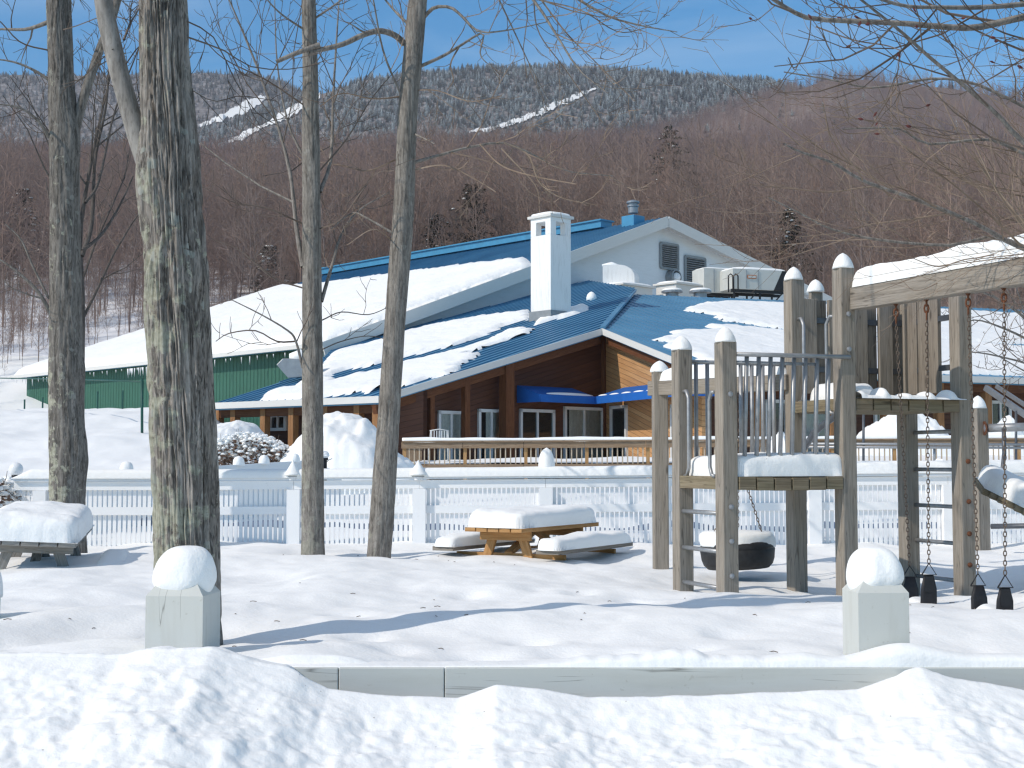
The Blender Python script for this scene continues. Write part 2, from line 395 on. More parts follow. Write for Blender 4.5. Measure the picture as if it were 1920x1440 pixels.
def bark(name, cols, lichen=0.0, moss_z=(0, 3), sc=1.0, rough_b=.8, spots=0.0, cracks=.6):
    m, t, b = new_mat(name); v = rand_off(t, objco(t), 3.0); ob = objco(t)
    g = noise(t, mapping(t, v, (26 * sc, 26 * sc, 3.0 * sc)), 1.0, 6, .62, .5)
    f = noise(t, mapping(t, v, (80 * sc, 80 * sc, 22 * sc)), 1.0, 3, .6)
    c = ramp(t, g, [(.30, cols[0]), (.48, cols[1]), (.70, cols[2])])
    c = mixc(t, ramp(t, f, [(.30, (.6,) * 3), (.5, (0, 0, 0))]), c, tuple(x * .5 for x in cols[0]))
    if cracks:
        wv = noise(t, mapping(t, v, (15 * sc, 15 * sc, 1.5 * sc)), 1.0, 4, .62, .9)
        k = ramp(t, wv, [(.455, (0, 0, 0)), (.49, (cracks,) * 3), (.505, (cracks,) * 3), (.53, (0, 0, 0))])
        c = mixc(t, k, c, tuple(x * .32 for x in cols[0]))
        pl_ = noise(t, mapping(t, v, (9 * sc, 9 * sc, 5 * sc), (3, 1, 2)), 1.0, 4, .6)
        c = mixc(t, ramp(t, pl_, [(.45, (0, 0, 0)), (.7, (.25,) * 3)]), c, tuple(min(1, x * 1.25) for x in cols[2]))
    if lichen:
        sx = N(t, 'ShaderNodeSeparateXYZ'); t.links.new(ob, sx.inputs[0])
        n1 = noise(t, v, 7.5, 6, .68, .3)
        n2 = noise(t, v, 1.1, 3, .5)
        hgt = N(t, 'ShaderNodeMapRange', i_1=moss_z[0], i_2=moss_z[1], i_3=.16, i_4=-.08); t.links.new(sx.outputs[2], hgt.inputs[0])
        sd_ = math_n(t, 'MULTIPLY', sx.outputs[0], -.35)
        k = math_n(t, 'ADD', math_n(t, 'ADD', n1, math_n(t, 'MULTIPLY', n2, .35)), math_n(t, 'ADD', hgt.outputs[0], sd_))
        k = ramp(t, k, [(.76, (0, 0, 0)), (.81, (lichen,) * 3)])
        lc = ramp(t, noise(t, v, 30, 4), [(.3, (.24, .245, .185)), (.7, (.45, .45, .37))])
        c = mixc(t, k, c, lc)
        vo = N(t, 'ShaderNodeTexVoronoi', i_Scale=7.5); wp = N(t, 'ShaderNodeVectorMath', operation='ADD'); t.links.new(v, wp.inputs[0]); ws_ = N(t, 'ShaderNodeVectorMath', operation='SCALE'); tn_ = N(t, 'ShaderNodeTexNoise', i_Scale=5.0); t.links.new(v, tn_.inputs['Vector']); t.links.new(tn_.outputs[1], ws_.inputs[0]); ws_.inputs['Scale'].default_value = .16; t.links.new(ws_.outputs[0], wp.inputs[1]); t.links.new(wp.outputs[0], vo.inputs['Vector'])
        dist = math_n(t, 'ADD', vo.outputs['Distance'], math_n(t, 'MULTIPLY', noise(t, v, 26, 4), .34))
        sp = ramp(t, dist, [(.36, (spots,) * 3), (.40, (0, 0, 0))])
        sel = ramp(t, noise(t, v, 2.1, 2), [(.44, (0, 0, 0)), (.50, (1, 1, 1))])
        c = mixc(t, mixc(t, 1.0, sp, sel, 'MULTIPLY'), c, (.36, .375, .34))
    t.links.new(c, b.inputs['Base Color']); b.inputs['Roughness'].default_value = .9; b.inputs['Specular IOR Level'].default_value = .15
    bump(t, b, math_n(t, 'ADD', g, math_n(t, 'MULTIPLY', f, .4)), rough_b, .012)
    return m
M['bark_big'] = bark('maple_bark_lichen', [(.10, .089, .078), (.26, .237, .212), (.385, .36, .328)], .9, (-.5, 3.2), 1.0, .9, .85, .7)
M['bark_left'] = bark('maple_bark_mossy', [(.075, .069, .061), (.18, .168, .152), (.27, .253, .232)], .85, (-.3, 2.6), 1.0, .7, .35, .6)
M['bark_smooth'] = bark('young_maple_bark', [(.095, .087, .078), (.215, .198, .176), (.32, .298, .268)], .35, (-1.5, 3.0), 1.0, .5, .25, .4)
M['limb'] = bark('limb_bark', [(.10, .088, .078), (.22, .20, .18), (.34, .315, .288)], 0, (0, 1), 1.0, .4, 0, .2)
M['fork'] = bark('smooth_fork_bark', [(.19, .175, .16), (.30, .285, .265), (.40, .385, .36)], 0, (0, 1), .8, .3, 0, .15)
M['stem_dark'] = bark('dark_stem_bark', [(.05, .044, .04), (.10, .088, .08), (.15, .134, .122)], 0, (0, 1), 1.0, .3, 0, .2)
def twig(name, a, b_):
    m, t, b = new_mat(name); v = objco(t)
    t.links.new(ramp(t, noise(t, v, 3.0, 3), [(.3, a), (.7, b_)]), b.inputs['Base Color'])
    b.inputs['Roughness'].default_value = .85; b.inputs['Specular IOR Level'].default_value = .15
    return m
M['twig'] = twig('grey_twigs', (.085, .068, .058), (.19, .155, .13))
M['twig_tan'] = twig('tan_twigs', (.13, .098, .075), (.34, .265, .205))
M['bud'] = simple('red_buds', (.11, .028, .025), .7, 0, .3, 8)
def inst_tint(name, stops):
    m, t, b = new_mat(name); oi = N(t, 'ShaderNodeObjectInfo')
    c = ramp(t, oi.outputs['Random'], stops); pn = noise(t, oi.outputs['Location'], .0075, 4, .6, .5)
    c = mixc(t, ramp(t, pn, [(.40, (.85,) * 3), (.52, (0, 0, 0))]), c, (.155, .118, .118)); c = mixc(t, ramp(t, pn, [(.56, (0, 0, 0)), (.66, (.6,) * 3)]), c, (.36, .215, .155))
    t.links.new(c, b.inputs['Base Color']); b.inputs['Roughness'].default_value = .9; b.inputs['Specular IOR Level'].default_value = .1
    return m
M['forest'] = inst_tint('hardwood_twigs', [(0, (.25, .185, .158)), (.35, (.31, .232, .195)), (.7, (.225, .175, .158)), (1, (.37, .255, .20))])
M['forest_far'] = inst_tint('far_hardwood_twigs', [(0, (.265, .19, .175)), (.35, (.30, .22, .195)), (.7, (.235, .18, .175)), (1, (.34, .23, .19))])
def spruce_mat(name, frost, green=(.030, .042, .030)):
    m, t, b = new_mat(name); oi = N(t, 'ShaderNodeObjectInfo'); v = rand_off(t, objco(t), 50)
    n = noise(t, v, 1.3, 3, .7)
    k = math_n(t, 'ADD', n, math_n(t, 'MULTIPLY', oi.outputs['Random'], .22))
    f = ramp(t, k, [(frost, (0, 0, 0)), (frost + .10, (1, 1, 1))])
    c = mixc(t, f, mixc(t, oi.outputs['Random'], green, (.11, .098, .09)), (.66, .73, .75))
    t.links.new(c, b.inputs['Base Color']); b.inputs['Roughness'].default_value = .9; b.inputs['Specular IOR Level'].default_value = .1
    return m
M['spruce_frost'] = spruce_mat('frosted_spruce', .585)
M['spruce_grey'] = spruce_mat('grey_spruce', .66)
M['spruce_dark'] = spruce_mat('dark_spruce', .92)
M['needles'] = simple('evergreen_needles', (.038, .048, .032), .8, 0, .4, 3)
def ground_far():
    m, t, b = new_mat('forest_floor'); v = objco(t)
    n = noise(t, v, .09, 5, .6); n2 = noise(t, v, .5, 4, .6)
    c = ramp(t, n2, [(.35, (.17, .13, .115)), (.6, (.26, .21, .19)), (.75, (.42, .40, .40))])
    sep = N(t, 'ShaderNodeSeparateXYZ'); t.links.new(v, sep.inputs[0])
    nr = N(t, 'ShaderNodeMapRange', i_1=100.0, i_2=165.0, i_3=0.95, i_4=0.0); t.links.new(sep.outputs[1], nr.inputs[0])
    xr_ = N(t, 'ShaderNodeMapRange', i_1=-38.0, i_2=-4.0, i_3=0.35, i_4=-0.6); t.links.new(sep.outputs[0], xr_.inputs[0])
    k = math_n(t, 'ADD', math_n(t, 'ADD', nr.outputs[0], xr_.outputs[0]), math_n(t, 'MULTIPLY', math_n(t, 'SUBTRACT', n2, .5), 1.1))
    c = mixc(t, ramp(t, k, [(.35, (0, 0, 0)), (.6, (1, 1, 1))]), c, (.78, .80, .84))
    fr_ = N(t, 'ShaderNodeMapRange', i_1=1150.0, i_2=1260.0, i_3=0.0, i_4=1.0); t.links.new(sep.outputs[1], fr_.inputs[0])
    hi_ = ramp(t, noise(t, v, .16, 4, .7), [(.38, (.12, .105, .10)), (.55, (.21, .195, .19)), (.72, (.45, .45, .46))])
    c = mixc(t, fr_.outputs[0], c, hi_)
    t.links.new(c, b.inputs['Base Color']); b.inputs['Roughness'].default_value = .95; b.inputs['Specular IOR Level'].default_value = .05
    bump(t, b, n2, .6, .5)
    return m
M['hill'] = ground_far()
# ---------------------------------------------------------------- terrain
def interp(px, pts):
    xs, ys = zip(*pts); return np.interp(px, xs, ys)
SKY_A = [(-600,150),(-200,135),(0,131),(150,134),(300,129),(450,131),(520,146),(580,172),(640,200),(800,250),(2600,400)]
SKY_B = [(-600,330),(300,245),(440,215),(545,176),(600,165),(650,150),(700,136),(800,126),(900,118),(1000,116),(1100,118),(1200,122),(1280,131),(1370,138),(1440,141),(1520,160),(1700,220),(2600,400)]
SKY_C = [(-600,250),(0,262),(300,262),(430,272),(600,285),(840,262),(1000,244),(1250,214),(1350,190),(1480,150),(1560,128),(1640,130),(1700,135),(1780,146),(1850,156),(1920,168),(2200,200),(2600,230)]
def el(px, tab, treeh, Y):
    return (865.0 - interp(px, tab)) / F - treeh / Y
def z_far(u, Y):
    """terrain above Y = 80 along the viewing fan u = x / y"""
    px = 960 + F * np.asarray(u, float); Y = np.asarray(Y, float)
    zD = 4.4 + .265 * np.clip(Y - 84, 0, 70) + .235 * np.clip(Y - 154, 0, 450) + (Y < 84) * 0
    zD600 = 4.4 + .265 * 70 + .235 * 446
    zC = CAMZ + 1100 * el(px, SKY_C, 11 - 6 * sst(1150, 1500, px), 1100)
    zB = CAMZ + 1700 * el(px, SKY_B, 1, 1700)
    zA = CAMZ + 2200 * el(px, SKY_A, -1, 2200)
    t = np.clip((Y - 600) / 500, 0, 1)
    z = np.where(Y < 600, zD, zD600 + (zC - zD600) * (t * (.80 + .20 * t)))
    vC = zC - 55
    z = np.where(Y > 1100, zC + (vC - zC) * sst(1100, 1240, Y), z)
    t = np.clip((Y - 1240) / 460, 0, 1); z = np.where(Y > 1240, vC + (np.maximum(zB, vC - 30) - vC) * (t * (1.3 - .3 * t)), z)
    vB = np.maximum(zB, vC - 30) - 60
    z = np.where(Y > 1700, np.maximum(zB, vC - 30) - 60 * sst(1700, 1820, Y), z)
    t = np.clip((Y - 1820) / 380, 0, 1); z = np.where(Y > 1820, vB + (np.maximum(zA, vB - 60) - vB) * (t * (1.3 - .3 * t)), z)
    z = np.where(Y > 2200, np.maximum(zA, vB - 60) - .35 * (Y - 2200), z)
    x = u * Y; amp = np.clip((Y - 84) / 200, 0, 1)
    z = z + amp * (3.0 * fbm(x / 45, Y / 45, 0, 5, 3) + sst(200, 500, Y) * 9 * fbm(x / 170, Y / 170, 0, 9, 2) * (1 - sst(900, 1080, Y)))
    return z
MELT = [(W(352, 1195, 8.25)[0], 8.25, .42), (W(587, 1046, 15.0)[0], 15.0, .34), (W(709, 1049, 15.0)[0], 15.0, .34), (W(125, 1030, 16.2)[0], 16.2, .45)]
def z_near(x, y):
    x = np.asarray(x, float); y = np.asarray(y, float); u = x / np.maximum(y, 1)
    z = .075 * fbm(x * .75, y * .55, 0, 3, 2) + .040 * fbm(x * 1.9, y * 1.5, 0, 21, 3) + .02
    # long wavy drifts that catch the tree shadow
    z = z + .045 * np.sin(y * 2.3 + 1.2 * fbm(x * .5, y * .3, 0, 44, 2) * 3) * np.exp(-((y - 9.3) / 1.7) ** 2)
    z = z - .19 * np.exp(-(((x - 3.4) / 1.9) ** 2 + ((y - 12.6) / 1.7) ** 2)) - .05 * np.exp(-(((x - 1.5) / .6) ** 2 + ((y - 12.5) / .7) ** 2))
    z = z - .09 * np.exp(-(((x - 3.45) / .55) ** 2 + ((y - 10.5) / .6) ** 2))
    z = z + .05 * np.exp(-(((x - 3.0) / 1.3) ** 2 + ((y - 9.4) / .8) ** 2))
    for (tx, ty, tr_) in MELT: z = z - .075 * np.exp(-(((x - tx) ** 2 + (y - ty) ** 2) / tr_ ** 2)) * (1 + .5 * vn(x * 5, y * 5, 0, 55))
    # foot dents
    for (fx, fy) in ((-1.1, 9.4), (-.9, 8.4), (.1, 8.2), (-.35, 10.9), (-2.6, 10.2), (1.3, 8.3), (-2.2, 8.7), (.6, 9.8), (-1.9, 11.9), (2.1, 8.6), (-.2, 7.5), (.25, 7.62), (.6, 7.5), (1.0, 7.66), (1.4, 7.55), (-.65, 7.65), (-2.9, 7.9), (-2.6, 8.1), (1.7, 9.6), (1.95, 9.85), (2.3, 9.7), (.9, 10.6), (.55, 10.9), (.2, 11.2)):
        z = z - .045 * np.exp(-(((x - fx) / .13) ** 2 + ((y - fy) / .17) ** 2))
    near = 1 - sst(6.90, 6.97, y)
    z = z * (1 - near) + (-.30) * near
    z = z + .45 * sst(20, 36, y) + .10 * fbm(x * .35, y * .25, 0, 77, 3) * sst(18, 26, y)
    wl = sst(-.165, -.225, u)
    emb = np.interp(y, [27, 31, 36, 42, 52, 60, 68, 74, 84, 90], [0, .22, .68, 1.35, 2.25, 2.8, 3.1, 3.2, 3.4, 3.75])
    z = z + wl * emb * (1 + .06 * fbm(x * .25, y * .2, 0, 31, 3))
    wr = 1 - wl
    z = z + wr * 3.6 * sst(80, 96, y)
    return z
def z_all(x, y):
    x = np.asarray(x, float); y = np.asarray(y, float)
    k = sst(82, 98, y)
    return z_near(x, np.minimum(y, 110)) * (1 - k) + z_far(x / np.maximum(y, 1), y) * k
# yard sheet, fine near the camera
yy = np.concatenate([np.linspace(1.5, 6.4, 12), np.linspace(6.5, 6.88, 4), np.linspace(6.9, 19, 330), 19 * np.exp(np.linspace(.004, math.log(100 / 19), 150))])
uu = np.linspace(-.62, .62, 420)
UU, YY = np.meshgrid(uu, yy); XX = UU * np.maximum(YY, 6.0)
P = np.stack([XX, YY, z_near(XX, YY) * (1 - sst(82, 98, YY)) + z_far(XX / np.maximum(YY, 1), YY) * sst(82, 98, YY)], -1)
tag(gridmesh('snow_ground', P, M['snow']), 'deep smooth snow covering the playground yard and the slope behind the fence', 'snow', kind='structure')
yy = np.concatenate([np.linspace(97, 220, 70), np.linspace(223, 600, 70), np.linspace(606, 2250, 190), np.linspace(2300, 4000, 12)])
uu = np.linspace(-.75, .75, 330)
UU, YY = np.meshgrid(uu, yy); ZZ = z_far(UU, YY) - .25 * (YY < 99)
tag(gridmesh('hills', np.stack([UU * YY, YY, ZZ], -1), M['hill']), 'wooded mountain ridges rising behind the buildings', 'hills', kind='structure')

# plough bank in front
CREST = [(-900,1215),(0,1222),(140,1224),(230,1228),(300,1214),(400,1212),(480,1236),(560,1254),(620,1283),(700,1292),(760,1298),(860,1300),(930,1276),(1010,1284),(1100,1299),(1250,1298),(1450,1290),(1600,1284),(1690,1254),(1720,1250),(1780,1264),(1850,1275),(1920,1288),(2800,1280)]
yy = np.concatenate([np.linspace(2.0, 5.0, 40), np.linspace(5.02, 7.6, 230)]); uu = np.linspace(-.95, .95, 960)
UU, YY = np.meshgrid(uu, yy); XX = UU * np.maximum(YY, 4)
yc = 6.52
zc = CAMZ - (interp(960 + F * XX / yc, CREST) - 865) * yc / F
lump = .019 * np.abs(fbm(XX * 2.6, YY * 2.6, 0, 61, 4, .55)) * 2 + .012 * fbm(XX * 7, YY * 7, 0, 71, 3) + .008 * fbm(XX * 19, YY * 19, 3, 81, 2)
clod = np.maximum(0, vn(XX * 5.2, YY * 5.2, .7, 91) - .45) * .05
front = zc - .16 * np.clip(yc - YY, 0, 9) - .10 * np.clip(yc - YY, 0, 9) ** 1.3 + (lump * 1.15 + clod - .05) * sst(0, .5, yc - YY + .12)
hi = sst(.02, .09, zc)
back_low = zc - 6.0 * np.clip(YY - yc, 0, 9) ** 1.15 + .3 * lump
back_hi = zc - (zc + .10) * sst(0, .95, YY - yc) + .5 * lump * (1 - sst(.3, .9, YY - yc)) - .25 * sst(.8, 1.08, YY - yc)
ZZ = np.where(YY <= yc, front, back_low * (1 - hi) + back_hi * hi)
tag(gridmesh('snow_bank', np.stack([XX, YY, ZZ], -1), M['snow_rough']), 'lumpy ploughed snow bank along the front of the yard', 'snow bank', kind='structure')

# ---------------------------------------------------------------- snow helpers
def snow_patch(name, plane, poly, thick, sp, mat, parent=None, seam=None, jag=.25, edge=.45, from_px=True, seed=1, under=.05, kind=None, clip=None):
    pts = [plane.hit(*p) for p in poly] if from_px else [np.array(p, float) for p in poly]
    pl = [(p[0], p[1]) for p in pts]
    if seam is None: ex, ey = np.array([1.0, 0]), np.array([0, 1.0])
    else: ex = unit(seam[:2]); ey = np.array([-ex[1], ex[0]])
    q = [(ex @ np.array(p), ey @ np.array(p)) for p in pl]
    xs, ys = zip(*q); pad = .4
    gx = np.arange(min(xs) - pad, max(xs) + pad + sp, sp); gy = np.arange(min(ys) - pad, max(ys) + pad + sp, sp)
    X, Y = np.meshgrid(gx, gy)
    d = sdist(X, Y, q) + jag * fbm(X * (.30 if seam is not None else .9), Y * (2.6 if seam is not None else .9), 0, seed, 3)
    if clip is not None:
        qc = [(ex @ np.array(p[:2]), ey @ np.array(p[:2])) for p in clip]; dc = sdist(X, Y, qc) - .01
        gy_, gx_ = np.gradient(dc, sp); gm = np.sqrt(gx_ ** 2 + gy_ ** 2) + 1e-6; mv = np.where(dc < 0, np.clip(-dc, 0, 3 * sp), 0)
        X = X + mv * gx_ / gm; Y = Y + mv * gy_ / gm; d = np.where(dc < 0, np.minimum(d, .015), np.minimum(d, np.maximum(dc, .015)))
    h = np.where(d > 0, thick * np.clip(d / edge, 0, 1) ** .75, np.maximum(d * .5, -.12)) * (1 + .16 * fbm(X * .8, Y * .8, 0, seed + 5, 3)) + .02 * fbm(X * 2.5, Y * 2.5, 0, seed + 8, 2) * (d > 0)
    wx = X * ex[0] + Y * ey[0]; wy = X * ex[1] + Y * ey[1]
    Z = plane.z(wx, wy) + h
    keep = d > -sp * 1.5
    if clip is not None: keep &= dc > -sp * 1.6
    mask = (keep[:-1, :-1] & keep[1:, :-1] & keep[:-1, 1:] & keep[1:, 1:])
    return gridmesh(name, np.stack([wx, wy, Z], -1), mat, parent, True, mask)
def snow_block(name, c, ax, sx, sy, h, mat, parent=None, seed=1, n=26, p=5.0, rough=.12, droop=0.0, ex=.42):
    """cushion of snow: rounded top over an sx x sy rectangle centred at c with axes ax[0], ax[1], up ax[2]"""
    s = np.linspace(-1, 1, n); s = np.sign(s) * (1 - (1 - np.abs(s)) ** 1.8)
    U, V = np.meshgrid(s, s, indexing='ij')
    m = np.maximum(np.abs(U), np.abs(V)); e = (np.abs(U) ** p + np.abs(V) ** p)
    H = h * np.clip(1 - np.clip(e, 0, 1), 0, 1) ** ex
    H = H * (1 + rough * 1.2 * fbm(U * sx * 1.6 + seed, V * sy * 1.6, 0, seed, 3)) + rough * .12 * h * fbm(U * sx * 9, V * sy * 9, seed, seed + 3, 2) * (m < .99)
    k = np.where(m > .999, 1 - .02 * 0, 1.0)
    c = np.array(c, float); ax = np.array(ax, float)
    wob = 1 + rough * .16 * fbm(U * sx * 4 + 3, V * sy * 4, H * 6, seed + 6, 2)
    P = c + ax[0] * (U * sx / 2 * wob)[..., None] + ax[1] * (V * sy / 2 * wob)[..., None] + ax[2] * (H - droop * (m > .97))[..., None]
    b = MB(); b.grid(P)
    o = b.build(name, mat, parent, smooth=True)
    return o
def snow_dome(name, c, r, h, mat, parent=None, seed=1, sq=2.6, lean=(0, 0)):
    b = MB(); n, k = 9, 18; V = []
    rg = random.Random(seed); ph = rg.random() * 6
    for i in range(n + 1):
        t = i / n; z = h * t; rr = r * (1 - t ** sq) ** (1 / sq * 1.15) if t < 1 else 0.004
        for j in range(k):
            a = 2 * math.pi * j / k; w = rr * (1 + .05 * math.sin(2 * a + ph) + .035 * math.sin(5 * a + ph * 2 + 3 * t))
            V.append((c[0] + w * math.cos(a) + lean[0] * t, c[1] + w * math.sin(a) + lean[1] * t, c[2] + z))
    Fs = [(i*k+j, i*k+(j+1) % k, (i+1)*k+(j+1) % k, (i+1)*k+j) for i in range(n) for j in range(k)] + [tuple(range(k))[::-1], tuple(n*k+j for j in range(k))]
    b.add(V, Fs); return b.build(name, mat, parent, smooth=True)
def mound(name, px0, px1, ytop, Y, depth, mat, label, base=None, seed=1, rough=.22, res=90, shape=None, cat='snow pile'):
    """ploughed heap of snow between two photo columns at distance Y"""
    xa, xb = W(px0, 865, Y)[0], W(px1, 865, Y)[0]; zt = W((px0+px1)/2, ytop, Y)[2]
    X, V = np.meshgrid(np.linspace(xa - .3, xb + .3, res), np.linspace(-1, 1, res // 2))
    YY = Y + V * depth; g = z_all(X, YY) if base is None else np.full(X.shape, base)
    t = (X - xa) / (xb - xa); prof = np.interp(t, *zip(*(shape or [(0,0),(.12,.35),(.35,.85),(.55,1),(.75,.8),(.92,.35),(1,0)])))
    prof = prof * np.sqrt(np.clip(1 - V ** 2, 0, 1)) ** 1.1
    H = (zt - g) * prof; sc = 1.4
    H = H + rough * np.clip(prof * 3, 0, 1) * (fbm(X * sc, YY * sc, 0, seed, 4) + .5 * np.abs(fbm(X * 3.5, YY * 3.5, 0, seed + 3, 3)))
    H = np.where(prof <= .01, -.1, H)
    o = gridmesh(name, np.stack([X, YY, g + H], -1), mat, None, True, None, ((xa + xb) / 2, Y, float(np.min(g))))
    return tag(o, label, cat)

# ---------------------------------------------------------------- roof helper
def roof_slab(name, plane, poly, seam, mat, parent, thick=.22, rib=.4, ribh=.05, ribw=.05):
    """coplanar polygon (world points) as a slab with standing seams along seam (2-D direction)"""
    b = MB(); P = [np.array([p[0], p[1], plane.z(p[0], p[1])]) for p in poly]
    b.prism(P, (0, 0, -thick))
    ex = unit(seam[:2]); ey = np.array([-ex[1], ex[0]])
    q = [(ex @ p[:2], ey @ p[:2]) for p in P]; ys = [v for _, v in q]
    y = math.floor(min(ys) / rib) * rib + rib * .5
    while y < max(ys):
        xs = []
        for i in range(len(q)):
            (x1, y1), (x2, y2) = q[i], q[(i+1) % len(q)]
            if (y1 > y) != (y2 > y): xs.append(x1 + (x2-x1) * (y-y1) / (y2-y1))
        xs.sort()
        for a, c in zip(xs[::2], xs[1::2]):
            if c - a < .1: continue
            w0 = ex * a + ey * y; w1 = ex * c + ey * y
            p0 = np.array([*w0, plane.z(*w0) + ribh * .5]); p1 = np.array([*w1, plane.z(*w1) + ribh * .5])
            b.beam(p0, p1, ribw, ribh + .01)
        y += rib
    return b.build(name, mat, parent)
def strip(b, p0, p1, h, t, drop=0.0):
    p0 = np.array(p0, float) - A3(0, 0, drop + h / 2); p1 = np.array(p1, float) - A3(0, 0, drop + h / 2)
    b.beam(p0, p1, t, h)
# ---------------------------------------------------------------- white barn with the long blue roof
U2 = A3(.731, .682, 0); L2 = A3(-.682, .731, 0)
U2 /= np.linalg.norm(U2); L2 /= np.linalg.norm(L2)
D0 = 65.0
E0 = W(605, 643, D0)
gable = Plane(E0, E0 + U2, E0 + A3(0, 0, 1))
AP = gable.hit(1252, 407); RR = gable.hit(1432, 496)
LEN = 35.0
arun = (AP - E0) @ U2; k1 = (AP[2] - E0[2]) / arun
rrun = (RR - AP) @ U2; k2 = (AP[2] - RR[2]) / rrun
RE = AP + U2 * 26 - A3(0, 0, k2 * 26)
barn = thing('barn', 'long barn with snowy blue roof, white gable and green side wall', 'barn', (E0[0] + 12, E0[1] + 20, 1.0))
rl = Plane(E0, AP, E0 + L2); rr_ = Plane(AP, RE, AP + L2)
barn_roof = roof_slab('roof', rl, [E0, AP, AP + L2 * LEN, E0 + L2 * LEN], U2, M['blue_roof'], barn, .2, .45, .035, .035)
roof_slab('roof', rr_, [AP, RE, RE + L2 * LEN, AP + L2 * LEN], U2, M['blue_roof'], barn, .3, .6)
gi = L2 * .75                                      # gable wall stands back under the rake
wb = 1.0
def gz(p): return A3(p[0], p[1], wb)
g0, g1, g2, g3, g4 = E0 + U2 * .8 + gi, AP + gi, RE + gi, RE + gi, E0 + gi
b = MB(); b.prism([gz(g0), gz(g2), g2 - A3(0, 0, .32), g1 - A3(0, 0, .32), g0 + A3(0, 0, .8 * k1 - .32)], L2 * .3)
b.build('gable_wall', M['white_wall'], barn)
b = MB()
s0 = E0 + U2 * .8; 
b.prism([gz(s0 + gi + L2 * .3), gz(s0 + L2 * (LEN - .6)), s0 + L2 * (LEN - .6) + A3(0, 0, .8 * k1 - .22), s0 + gi + L2 * .3 + A3(0, 0, .8 * k1 - .22)], U2 * .25)
for t in np.arange(1.2, LEN - .8, .33):          # siding ribs
    q = s0 + L2 * t - U2 * .02; b.beam(A3(q[0], q[1], wb), q + A3(0, 0, .8 * k1 - .26), .012, .015)
b.build('side_wall', M['green_wall'], barn)
b = MB()
for p, q, off in ((E0, AP, 0), (AP, RE, 0)):
    strip(b, p - L2 * .04 + A3(0, 0, .04), q - L2 * .04 + A3(0, 0, .04), .62, .07)
b.build('fascia', M['trim'], barn)
b = MB(); f_ = L2 * .02 - A3(0, 0, .34); h_ = gi - A3(0, 0, .34)
for p, q in ((E0, AP), (AP, RE)): b.prism([p + f_, q + f_, q + h_, p + h_], A3(0, 0, -.05))
b.build('soffit', M['trim'], barn)
b = MB(); strip(b, E0 - U2 * .05 + A3(0, 0, .03), E0 - U2 * .05 + L2 * LEN + A3(0, 0, .03), .2, .08)
b.build('eave_gutter', M['trim'], barn)
b = MB(); b.beam(AP + L2 * 5 + A3(0, 0, .18), AP + L2 * LEN + A3(0, 0, .18), 1.0, .42); b.beam(AP + L2 * 4.9 + A3(0, 0, .42), AP + L2 * LEN + A3(0, 0, .42), 1.25, .09)
b.build('ridge_cap', M['blue_trim'], barn)
snow_patch('roof_snow', rl, [(992,492),(930,497),(860,506),(765,516),(690,526),(610,536),(530,541),(470,560),(388,585),(150,656),(22,704),(18,711),(10,722),(300,712),(590,692),(620,690),(690,655),(770,616),(890,562),(1010,522)], .42, .30, M['snow_far'], barn_roof, U2, .4, .5, seed=11, clip=[E0 - L2 * .05, AP, AP + L2 * LEN, E0 + L2 * LEN])
# icicles along the green-wall eave
b = MB(); rg = random.Random(4)
for t in np.concatenate([np.linspace(16, 19, 26), np.linspace(3, 34, 40)]):
    p = E0 + L2 * (t + rg.uniform(-.2, .2)) - U2 * .1 - A3(0, 0, .3); h = rg.uniform(.1, .55)
    b.lathe([(.035, 0), (.022, -h * .5), (.004, -h)], p, 5)
b.build('icicles', M['globe'], barn_roof, True)
gw = Plane(E0 + gi - L2 * .02, E0 + gi + U2 - L2 * .02, E0 + gi - L2 * .02 + A3(0, 0, 1))
def louver(x0, y0, x1, y1):
    a, c = gw.hit(x0, (y0 + y1) / 2), gw.hit(x1, (y0 + y1) / 2); za, zb = gw.hit((x0+x1)/2, y1)[2], gw.hit((x0+x1)/2, y0)[2]
    f = MB(); o = -L2 * .06
    for (p, q) in ((A3(a[0],a[1],za), A3(a[0],a[1],zb)), (A3(c[0],c[1],za), A3(c[0],c[1],zb)), (A3(a[0],a[1],za), A3(c[0],c[1],za)), (A3(a[0],a[1],zb), A3(c[0],c[1],zb))):
        f.beam(p + o, q + o, .1, .14)
    fr = f.build('louver', M['louver'], barn)
    s = MB(); n = 12
    for i in range(n):
        z = za + (zb - za) * (i + .5) / n
        s.box((A3(*(a + c) / 2)[0], A3(*(a + c) / 2)[1], z) - L2 * .05, (np.linalg.norm((c - a)[:2]) - .08, .16, .035), (U2, unit(A3(*( -L2[:2]), -.9)), unit(np.cross(U2, unit(A3(*(-L2[:2]), -.9))))))
    s.build('louver_slats', M['louver'], fr)
    k = MB(); k.prism([A3(a[0],a[1],za), A3(c[0],c[1],za), A3(c[0],c[1],zb), A3(a[0],a[1],zb)], -L2 * .02); k.build('louver_back', M['dark_room'], fr)
louver(1238, 458, 1270, 504); louver(1284, 483, 1321, 533)
fc = gw.hit(1257, 521); b = MB()
b.lathe([(.46, 0), (.46, .5), (.38, .52), (.36, .1), (.36, 0)], fc, 24, (U2, A3(0,0,1), -L2)); fan = b.build('exhaust_fan', M['louver'], barn, False)
b = MB(); b.lathe([(.27, .3), (.29, .45), (.24, .6), (.13, .70), (.02, .73)], fc, 18, (U2, A3(0,0,1), -L2)); b.build('fan_hub', M['globe'], fan, True)
